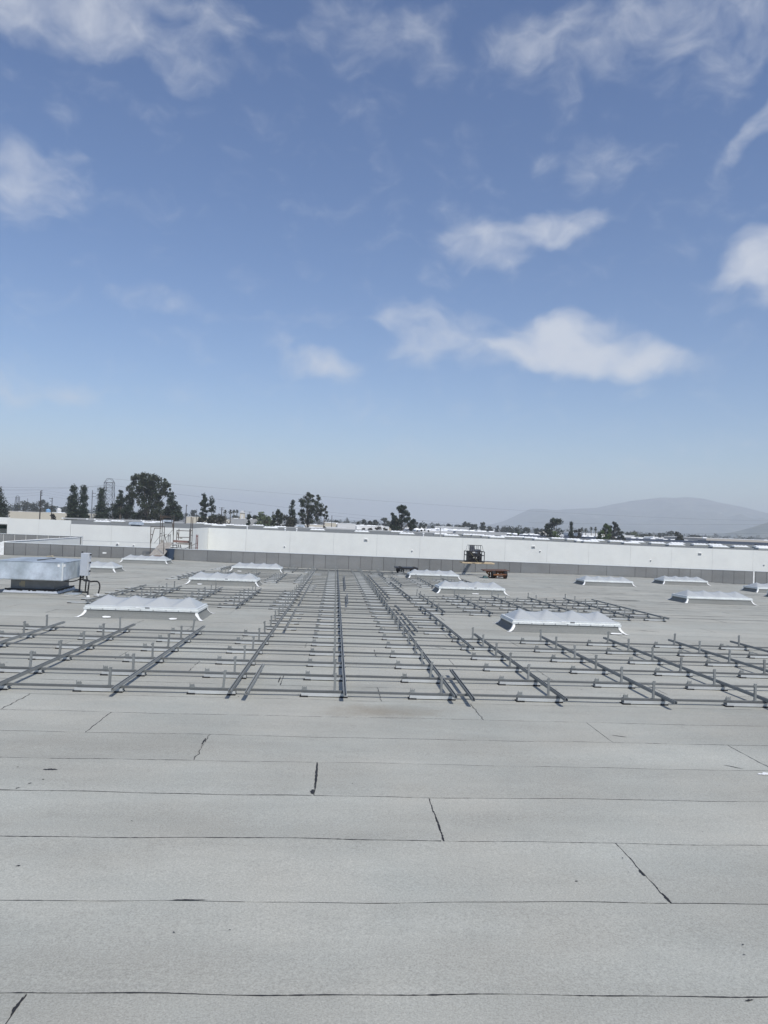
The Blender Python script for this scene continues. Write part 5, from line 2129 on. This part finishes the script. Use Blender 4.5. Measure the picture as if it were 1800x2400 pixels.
def clump_tree(label, name, ox, oy, zoom, clumps, Y, lm, trunk_px, per=60, leaf=.5, seed=0, stretch=1.25, fork=.35):
    """a crown given lobe by lobe (picture position and radius of each), with limbs growing to the lobes"""
    r = random.Random(seed)
    Y = push(Y)
    base = at(ox + trunk_px / zoom, 1215, Y)
    t = thing(name, label, 'tree', (base.x, Y, GROUND))
    C, Rr, W = [], [], []
    k_ = Y / F_PX / zoom
    span = (max(c[0] for c in clumps) - min(c[0] for c in clumps)) * k_
    for (a, b, rad) in clumps:
        p = at(ox + a / zoom, oy + b / zoom, Y)
        rr_ = rad * k_
        for _ in range(2):
            C.append((p.x - base.x + r.uniform(-.25, .25) * rr_, r.uniform(-.5, .5) * span * .8, p.z - GROUND + r.uniform(-.2, .2) * rr_))
            Rr.append((rr_ * .98, rr_, rr_ * .95))
    w = MB()
    ztop = max(c[2] for c in C)
    zf = ztop * fork
    limb(w, [(0, 0, -.1), (.1, 0, zf * .5), (0, .1, zf)], ztop * .022, ztop * .016, 8)
    for k in range(0, len(C), 3):
        c = C[k]
        z0 = min(zf, c[2] * .7)
        mid = (c[0] * .4, c[1] * .4, z0 + (c[2] - z0) * .5)
        limb(w, [(0, 0, z0), mid, c], ztop * .009, ztop * .0025, 5)
    vs_ = []
    big = max(q[0] for q in Rr)
    for c, q in zip(C, Rr):
        n = max(24, int(per * 1.5 * (q[0] / big) ** 1.5))
        vs_.append(leaf_quads([c], [q], n, leaf, stretch, -.3, shell=.5))
    finish(t, w, np.concatenate(vs_), lm)
    return t


clump_tree('biggest eucalyptus, broad dark crown with several lobes at left', 'eucalyptus_tree', 220, 1090, 6.91,
           [(640, 210, 55), (600, 285, 45), (700, 190, 62), (765, 178, 50), (880, 190, 62), (960, 195, 60), (1015, 230, 55), (900, 270, 80), (720, 280, 80), (820, 330, 90), (980, 320, 90), (1070, 320, 70), (1150, 290, 48),
            (1205, 335, 40), (1195, 245, 22), (620, 380, 60), (720, 400, 80), (850, 430, 90), (990, 430, 90), (1110, 410, 70), (600, 470, 52), (700, 500, 70), (820, 540, 80), (960, 540, 90), (1080, 520, 70), (1150, 470, 50),
            (1000, 650, 85), (880, 680, 80), (760, 620, 46), (1100, 640, 70), (1030, 790, 80), (900, 800, 70), (780, 760, 60), (1120, 760, 70), (720, 840, 60), (830, 860, 70), (960, 870, 70), (1080, 870, 70), (1180, 860, 60)], 160, 'euc', 880, per=150, leaf=.62, seed=3)
clump_tree('dense dark conifer hugging the right side of the biggest eucalyptus', 'pine_tree', 220, 1090, 6.91,
           [(1250, 400, 22), (1245, 460, 35), (1265, 520, 50), (1230, 590, 60), (1300, 620, 60), (1260, 690, 75), (1340, 710, 70), (1200, 720, 70), (1380, 790, 70), (1290, 790, 90), (1190, 810, 80), (1420, 840, 50), (1340, 850, 80)],
           152, 'pine', 1280, per=170, leaf=.55, seed=4)
clump_tree('dark dense tree hugging the left side of the biggest eucalyptus', 'tree', 220, 1090, 6.91,
           [(520, 510, 30), (560, 540, 50), (500, 570, 55), (590, 600, 60), (450, 620, 55), (540, 660, 80), (460, 720, 75), (600, 710, 70), (400, 760, 60), (520, 790, 85), (620, 800, 70), (430, 820, 70), (680, 830, 60)],
           156, 'pine', 530, per=150, leaf=.55, seed=5)
clump_tree('slim pine with a ball top left of the biggest eucalyptus', 'pine_tree', 220, 1090, 6.91,
           [(440, 432, 28), (430, 490, 38), (400, 530, 30), (450, 545, 34), (390, 590, 36), (430, 620, 45), (380, 680, 50), (420, 740, 60), (360, 800, 60)], 150, 'pine', 430, per=120, leaf=.5, seed=6)
pine('pointed pine just right of the lattice tower base at left', 239, 1149, 44, 152, tiers=14, tuft=.15, fill=.85, seed=7)
pine('left one of the twin tall pines left of the lattice tower', 173, 1141, 30, 150, tiers=15, tuft=.2, per=56, seed=8, taper=.42)
pine('right one of the twin tall pines left of the lattice tower', 197, 1141, 34, 148, tiers=15, tuft=.17, per=56, seed=9, taper=.62)
pine('dark pine cut by the left picture edge', -4, 1148, 62, 128, tiers=14, tuft=.14, per=60, seed=10, taper=.6)
bushy('dark low tree filling the gap between the tower pines', 262, 1180, 40, 165, 'pine', cb=.1, clumps=16, per=70, seed=11)
for k, (px_, top, wd) in enumerate(((33, 1177, 30), (52, 1174, 30), (70, 1178, 26), (84, 1176, 24), (102, 1172, 20), (113, 1176, 22), (126, 1183, 20), (146, 1187, 22), (158, 1186, 18))):
    bushy(ORD[k] + ' hazy tree from the left in the treeline above the cream warehouse', px_, top, wd * 1.35, 640 + 20 * (k % 3), 'far', cb=.2, clumps=14, per=46, seed=20 + k, leaf=1.1, group='hazy treeline at left')
bushy('brown-green shrub at the foot of the wooden crossarm pole', 122, 1204, 26, 170, 'brown', cb=.1, clumps=12, per=60, seed=31, name='shrub', cat='shrub')
bushy('small brownish shrub right of the wooden crossarm pole', 141, 1206, 14, 168, 'brown', cb=.1, clumps=8, per=50, seed=32, name='shrub', cat='shrub')
pine('sparse star-shaped pine with bare tiers right of the scaffold', 479, 1164, 24, 145, tiers=11, tuft=.17, fill=.62, seed=33, taper=.32)
pine('shorter star pine right of the sparse star pine', 497, 1174, 28, 143, tiers=10, tuft=.19, fill=.75, seed=34, taper=.5)
bushy('wide dark brownish shrub below the two star pines', 514, 1206, 62, 138, 'bush', cb=.1, clumps=30, per=80, seed=35, name='shrub', cat='shrub', leaf=.4)
bushy('smaller shrub touching the wide dark shrub on its left', 470, 1213, 26, 140, 'bush', cb=.1, clumps=12, per=60, seed=36, name='shrub', cat='shrub')
palm('leftmost fan palm of the group left of the cream tower', 528, 1195, 360, 1, 11)
palm('second fan palm of the group left of the cream tower', 540.5, 1194.5, 365, 2, 11)
palm('third fan palm of the group left of the cream tower', 548.5, 1194.5, 372, 3, 9)
palm('fan palm nearest the cream tower', 555.5, 1194.5, 360, 4, 10)
bushy('round low tree under the fan palms', 547, 1207, 24, 340, 'far', cb=.1, clumps=14, per=50, seed=37, leaf=.7)
bushy('olive green broad tree in the middle left distance', 618, 1199.5, 46, 300, 'olive', cb=.15, clumps=26, per=90, seed=38, leaf=.7)
bushy('darker tree left of the olive green tree', 597, 1207, 26, 320, 'far', cb=.1, clumps=12, per=60, seed=39, leaf=.7)
bushy('dim tree right behind the olive green tree', 645, 1203, 22, 330, 'far', cb=.1, clumps=12, per=60, seed=40, leaf=.7)
palm('single small palm over the olive green tree', 640, 1199, 380, 5, 5)
pine('small dark conifer sapling before the grey long building', 583, 1208, 14, 150, tiers=9, tuft=.2, fill=.8, seed=41)
bushy('greyish shrub before the grey long building', 625, 1219, 26, 142, 'brown', cb=.1, clumps=14, per=60, seed=42, name='shrub', cat='shrub', leaf=.35)
euc('feathery eucalyptus left of the ball-topped pine in the middle', 653, 1194, 36, 200, clumps=46, per=70, seed=43, leaf=.5)
bushy('dark brownish tree under the ball-topped middle pine', 676, 1207, 44, 185, 'bush', cb=.1, clumps=24, per=80, seed=44, leaf=.45)
pine('ball-topped pine left of the tall middle eucalyptus', 686, 1177, 22, 195, tiers=12, tuft=.2, per=52, fill=.85, seed=45, taper=.5)
clump_tree('tall eucalyptus in the middle with an open trunk and ragged crown', 'eucalyptus_tree', 620, 1140, 6.91,
           [(700, 130, 40), (670, 180, 34), (740, 170, 44), (790, 150, 26), (590, 230, 38), (640, 250, 48), (720, 240, 52), (862, 150, 20), (880, 200, 38), (840, 260, 48), (780, 230, 36), (620, 310, 44), (690, 320, 54), (760, 330, 54),
            (840, 340, 54), (910, 310, 44), (930, 380, 44), (870, 400, 54), (790, 410, 54), (700, 410, 54), (620, 400, 44), (590, 460, 36), (650, 470, 44), (740, 490, 52), (830, 470, 48), (905, 450, 40), (600, 530, 36), (680, 550, 38),
            (760, 570, 40), (850, 530, 38), (560, 440, 22), (620, 590, 30)], 190, 'euc', 700, per=90, leaf=.5, seed=46, fork=.42)
clump_tree('thin side stem of foliage right of the tall middle eucalyptus', 'eucalyptus_tree', 620, 1140, 6.91,
           [(1000, 330, 20), (985, 372, 22), (1000, 420, 26), (968, 470, 26), (1015, 480, 22), (1000, 512, 20)], 192, 'euc', 960, per=60, leaf=.42, seed=47, fork=.5)
clump_tree('big layered pine with spreading limbs right of centre', 'pine_tree', 840, 1160, 6.38,
           [(600, 190, 32), (655, 175, 38), (690, 190, 34), (640, 240, 50), (690, 275, 50), (745, 290, 34), (505, 290, 28), (530, 335, 42), (565, 380, 50), (625, 388, 46), (690, 375, 46), (750, 355, 34), (520, 410, 40), (560, 455, 50),
            (605, 425, 50), (790, 410, 36), (825, 388, 28), (765, 450, 42), (840, 470, 34), (520, 500, 46), (560, 520, 46), (790, 500, 42), (600, 500, 36), (500, 460, 34), (650, 320, 36)], 170, 'pine', 650, per=130, leaf=.5, seed=49, fork=.5)
bushy('small dark shrub at the foot of the tall middle eucalyptus', 761, 1231, 10, 150, 'bush', cb=.1, clumps=8, per=50, seed=48, name='shrub', cat='shrub', leaf=.3)
for k, (px_, top, wd, lm) in enumerate(((850, 1236, 18, 'bush'), (868, 1238, 20, 'bush'), (888, 1234, 22, 'brown'), (905, 1237, 22, 'bush'), (920, 1238, 18, 'bush'))):
    bushy(ORD[k] + ' shrub from the left in the hedge left of the layered pine', px_, top, wd, 205, lm, cb=.1, clumps=10, per=60, seed=60 + k, name='shrub', cat='shrub', leaf=.45, group='hedge left of the layered pine')
for k, (px_, top, wd) in enumerate(((977, 1241.5, 9), (987, 1242, 8), (996, 1241, 7), (1003.5, 1241.5, 7))):
    bushy(ORD[k] + ' clipped shrub from the left before the big white roof', px_, top, wd, 240, 'bush', cb=.05, clumps=8, per=50, seed=70 + k, name='shrub', cat='shrub', leaf=.4, group='clipped shrubs before the white roof')
FT = [(455, 1196, 16, 700), (560, 1209, 14, 500), (588, 1209, 12, 500), (790, 1219, 16, 620), (838, 1221, 10, 420), (853, 1218, 12, 520), (867, 1221, 16, 480), (880, 1219, 14, 520), (899, 1214, 18, 560), (913, 1221, 16, 560), (972, 1223, 16, 560),
      (986, 1226, 8, 500), (996, 1223, 11, 480), (1012, 1232, 14, 520), (1025, 1228, 14, 900), (1052, 1228, 15, 600), (1070, 1229, 14, 640), (1080, 1231, 14, 600), (1094, 1222.5, 18, 560), (1104, 1228, 14, 560),
      (1113, 1229, 18, 540), (1132, 1223, 12, 520), (1148, 1234, 12, 640), (1165, 1232.5, 9, 560), (1182, 1235, 14, 800), (1203, 1233, 30, 520), (1217, 1238, 16, 500), (1234, 1236, 18, 540), (1257, 1236, 12, 560), (1268, 1239, 14, 560),
      (1470, 1248, 16, 520), (1487, 1247, 20, 540), (1506, 1252, 18, 560), (1550, 1249, 18, 700), (1569, 1245, 18, 720), (1566, 1255, 22, 480), (1612, 1257, 14, 560), (1626, 1254, 16, 640), (1640, 1256, 18, 600), (1653, 1257, 30, 560),
      (1672, 1261, 22, 600), (1696, 1260, 10, 520), (1708, 1263, 16, 520), (1722, 1262, 20, 520)]
for k, (px_, top, wd, Y) in enumerate(FT):
    lm = 'olive' if px_ in (1653, 1487) else 'far'
    bushy(ORD[k] + ' small tree from the left in the hazy distance right of the scaffold', px_, top, wd * 1.25, Y, lm, cb=.3, clumps=16, per=40, seed=100 + k, leaf=Y / 620, group='small distant trees')
bushy('round topped dark pine before the mountain foot', 1302, 1214.5, 42, 225, 'pine', cb=.3, clumps=30, per=90, seed=150, leaf=.5)
bushy('lower dark lobe left of the round topped pine', 1283, 1228, 28, 228, 'pine', cb=.2, clumps=16, per=80, seed=151, leaf=.5)
bushy('fresh green shrub before the round topped pine', 1302, 1245, 26, 175, 'green', cb=.1, clumps=18, per=70, seed=152, name='shrub', cat='shrub', leaf=.35)
bushy('left green shrub before the blue banded building', 1194, 1249, 14, 178, 'green', cb=.1, clumps=9, per=60, seed=153, name='shrub', cat='shrub', leaf=.3)
bushy('right green shrub before the blue banded building', 1215, 1246.5, 16, 178, 'green', cb=.1, clumps=10, per=60, seed=154, name='shrub', cat='shrub', leaf=.3)
pine('slender dark pine right of the round topped pine', 1339, 1228, 16, 260, tiers=9, tuft=.22, per=60, seed=155)
bushy('brown bare-looking bush right of the slender dark pine', 1354, 1239, 24, 200, 'brown', cb=.1, clumps=16, per=70, seed=156, leaf=.4, name='shrub', cat='shrub')
for k, px_ in enumerate((1363.5, 1373, 1386, 1396)):
    palm(['leftmost', 'second', 'third', 'rightmost'][k] + ' fan palm of the row right of the brown bush', px_, (1236, 1238, 1235, 1235)[k], 420, 160 + k, 10)
euc('fresh green open-crowned tree before the mountain', 1420, 1227, 38, 178, 'green', cb=.12, clumps=60, per=80, seed=165, leaf=.4)
euc('grey-green feathery tree behind the fresh green one', 1441, 1223, 34, 300, 'far', cb=.2, clumps=44, per=70, seed=166, leaf=.6)
bushy('grey-green low tree right of the feathery tree', 1456, 1243, 20, 310, 'far', cb=.1, clumps=12, per=60, seed=167, leaf=.6)
for k, px_ in enumerate((1515, 1523, 1536, 1546)):
    palm(['leftmost', 'second', 'third', 'rightmost'][k] + ' dim palm of the row under the mountain right of centre', px_, (1250, 1249, 1254, 1255)[k], 520, 170 + k, 9)
bushy('dark dense round tree before the mountain at right', 1592, 1247, 34, 330, 'bush', cb=.1, clumps=24, per=80, seed=175, leaf=.6)
for k, (px_, top) in enumerate(((1663, 1267), (1674, 1268), (1772, 1275))):
    bushy(['left', 'middle', 'rightmost'][k] + ' thin shrub poking over the dark blue fascia at right', px_, top, 10, 266, 'brown', cb=.5, clumps=7, per=30, seed=180 + k, name='shrub', cat='shrub', leaf=.4)


# the hazy wooded band along the horizon, too far to tell its trees apart
C, Rr = [], []
rw_ = random.Random(77)
for k in range(900):
    Y = rw_.uniform(900, 3200)
    px_ = rw_.uniform(-80, 1880)
    p = at(px_, 1200, Y)
    h_ = rw_.uniform(6, 15) * rw_.uniform(.7, 1)
    cr = rw_.uniform(3, 7)
    for q in range(2):
        C.append((p.x + rw_.uniform(-1, 1) * cr, Y + rw_.uniform(-1, 1) * cr, GROUND + h_ * (.45 + .35 * q)))
        Rr.append((cr, cr, h_ * .32))
tag(link('distant_wood', np_mesh('distant_wood', leaf_quads(C, Rr, 26, 2.6, 1.2), 4, M['far'])), 'hazy band of distant trees along the horizon', 'wood', kind='stuff')


# ------------------------------------------------------------------ poles, lattice tower, wires
def pole(label, px_, top, Y, r, mname, arms=(), lean=0.):
    Y = push(Y)
    p = at(px_, top, Y)
    t = thing('utility_pole', label, 'pole', (p.x, Y, GROUND), 'utility poles')
    w = MB()
    w.tube((p.x, Y, GROUND), (p.x + lean, Y, p.z), r * 1.25, r * .85, 8)
    w.build('shaft', M[mname], t)
    for (dz_, l_, r_l) in arms:
        w = MB()
        w.beam((p.x - l_ * r_l[0], Y - .2, p.z - dz_), (p.x + l_ * r_l[1], Y - .2, p.z - dz_), .14, .14)
        a = w.build('crossarm', M[mname], t)
        for s in ((-r_l[0] * .95 if r_l[0] else .5), .4, r_l[1] * .95):
            w = MB()
            w.tube((p.x + l_ * s, Y - .2, p.z - dz_ + .07), (p.x + l_ * s, Y - .2, p.z - dz_ + .3), .06, .04, 6)
            w.build('insulator', M['galv_dark'], a)
    return p


p1 = pole('thick dark pole with three short arms at far left', 96, 1150, 140, .19, 'pole_wood', ((.1, .6, (0, 1)), (.85, .6, (0, 1)), (1.6, .6, (0, 1))))
p2 = pole('brown wooden pole with crossarms behind the cream warehouse shrubs', 122.5, 1167, 190, .14, 'pole_wood', ((.2, 1.0, (1, .2)), (1.2, .7, (.9, .2))))
p3 = pole('steel pole between the twin pines and the lattice tower', 217, 1149, 200, .16, 'pole_steel', ((1.2, 1.3, (.1, 1)), (2.4, 1.3, (.1, 1))))
p4 = pole('dark pole right of the biggest eucalyptus clump', 437, 1183, 180, .13, 'pole_wood', ((.4, .4, (.1, 1)),))
pole('thin pole left of the sparse star pine', 461.5, 1193, 300, .12, 'pole_wood')
p5 = pole('pole with a crossarm right of the star pines', 520, 1189, 330, .2, 'pole_wood', ((.3, 1.2, (1, 1)), (1.2, .9, (1, 1))))
pole('thin pole right of the cream tower', 572.5, 1197, 460, .16, 'pole_wood', ((.3, 1.2, (1, 1)),))
pole('small far pole left of the olive green tree', 585.5, 1199, 480, .16, 'pole_wood', ((.3, 1.2, (1, 1)),))
pole('thin pole right of the tall middle eucalyptus', 778, 1208, 300, .13, 'pole_wood')
pole('thin far pole above the big white roofs', 1027, 1225, 420, .1, 'pole_wood')
pole('thin far pole before the mountain foot', 1150, 1232, 420, .1, 'pole_wood')
pole('hazy far pole over the treeline at left', 65, 1168, 700, .3, 'pole_steel')


def lattice(label, px_, top, Y, wb_, wt_, group='transmission towers'):
    p = at(px_, top, Y)
    H = p.z - GROUND
    t = thing('transmission_tower', label, 'tower', (p.x, Y, GROUND), group)
    lv = [0, .28, .52, .70, .83, .93]
    hw = lambda s: lerp(wb_, wt_, min(1, s / .80)) / 2 if s < .80 else wt_ / 2
    c = lambda s, sx, sy: Vector((p.x + sx * hw(s), Y + sy * hw(s), GROUND + H * s))
    br = .04 + Y * .00010
    for sx in (-1, 1):
        for sy in (-1, 1):
            w = MB()
            limb(w, [c(s, sx, sy) for s in lv], br * 1.9, br * 1.4, 5)
            w.build('leg', M['lattice'], t)
    w = MB()
    for a, b in zip(lv[:-1], lv[1:]):
        for (u, v) in (((-1, -1), (1, -1)), ((1, -1), (1, 1)), ((1, 1), (-1, 1)), ((-1, 1), (-1, -1))):
            w.tube(c(a, *u), c(b, *v), br, br, 4)
            w.tube(c(a, *v), c(b, *u), br, br, 4)
            w.tube(c(b, *u), c(b, *v), br, br, 4)
    w.build('bracing', M['lattice'], t)
    zt, z2 = GROUND + H, GROUND + H * .93
    w = MB()
    x0, x1 = p.x - wt_ * .62, p.x + wt_ * .62
    w.tube((x0, Y, z2), (x1, Y, z2), br * 1.6, br * 1.6, 5)
    w.tube((p.x - wt_ * .32, Y, zt), (p.x + wt_ * .32, Y, zt), br * 1.4, br * 1.4, 5)
    for s in (-1, 1):
        w.tube((p.x + s * wt_ * .32, Y, zt), (p.x + s * wt_ * .62, Y, z2), br * 1.4, br * 1.4, 5)
        w.tube((p.x, Y, zt), (p.x + s * wt_ * .62, Y, z2), br, br, 5)
    w.build('head', M['lattice'], t)
    return p


tp = lattice('steel lattice transmission tower between the pines at left', 257, 1122, 400, 7.0, 4.2)
lattice('faint lattice tower in the haze above the left treeline', 41.5, 1162, 1150, 9, 4.5)


def wire(label, a, b, sag, r=.05):
    a, b = Vector(a), Vector(b)
    w = MB()
    n = 26
    pts = []
    for i in range(n + 1):
        s = i / n
        q = a.lerp(b, s)
        q.z -= sag * 4 * s * (1 - s)
        pts.append(q)
    w.path(pts, r * .6, 5)
    tag(w.build('power_line', M['wire']), label, 'wire', 'overhead wires')


TY = 400
wire('upper power line running right from the lattice tower past the mountain', tp + Vector((1.2, 0, 0)), at(1980, 1222, 760), 6, .06)
wire('lower power line running right from the lattice tower', tp + Vector((2.6, 0, -2.6)) if False else at(268, 1138, 400), at(1180, 1232, 640), 3, .06)
wire('power line over the lower mountain slope at right', at(1240, 1225, 620), at(1990, 1228, 560), 1, .07)
wire('lowest power line crossing the hills at far right', at(1590, 1250, 520), at(1990, 1247, 480), .6, .07)
wire('power line running left from the lattice tower', at(246, 1137.5, 400), at(-80, 1137, 330), 1.2, .05)
wire('second power line running left from the lattice tower', at(246, 1138.5, 405), at(-80, 1146, 360), 1.0, .045)
for k, dz_ in enumerate((.1, .85, 1.6)):
    nm = ('top', 'middle', 'bottom')[k]
    wire(nm + ' wire from the thick dark pole to the left', p1 + Vector((.5, -.2, -dz_ + .3)), at(-60, 1146 + 11 * k, 300), .35, .022)
    wire(nm + ' wire from the thick dark pole towards the twin pines', p1 + Vector((.55, -.2, -dz_ + .3)), at(300, 1170 + 9 * k, 330), .5, .022)
wire('thin wire right of the tall middle eucalyptus', at(778, 1208.5, 336), at(1110, 1231, 340), .6, .035)

# ------------------------------------------------------------------ the air
hz = MB()
hz.box(-16100, 16100, -3100, 16100, GROUND - 1.2, 400)
hm = bpy.data.materials.new('haze')
hm.use_nodes = True
hn, hl = hm.node_tree.nodes, hm.node_tree.links
hn.clear()
ho = N(hn, 'ShaderNodeOutputMaterial')
hv_ = N(hn, 'ShaderNodeVolumePrincipled')
hv_.inputs['Color'].default_value = (.83, .88, .925, 1)
hv_.inputs['Density'].default_value = 2.3e-4
hv_.inputs['Anisotropy'].default_value = 0.0
hl.new(hv_.outputs[0], ho.inputs['Volume'])
tag(hz.build('haze', hm), kind='stuff')
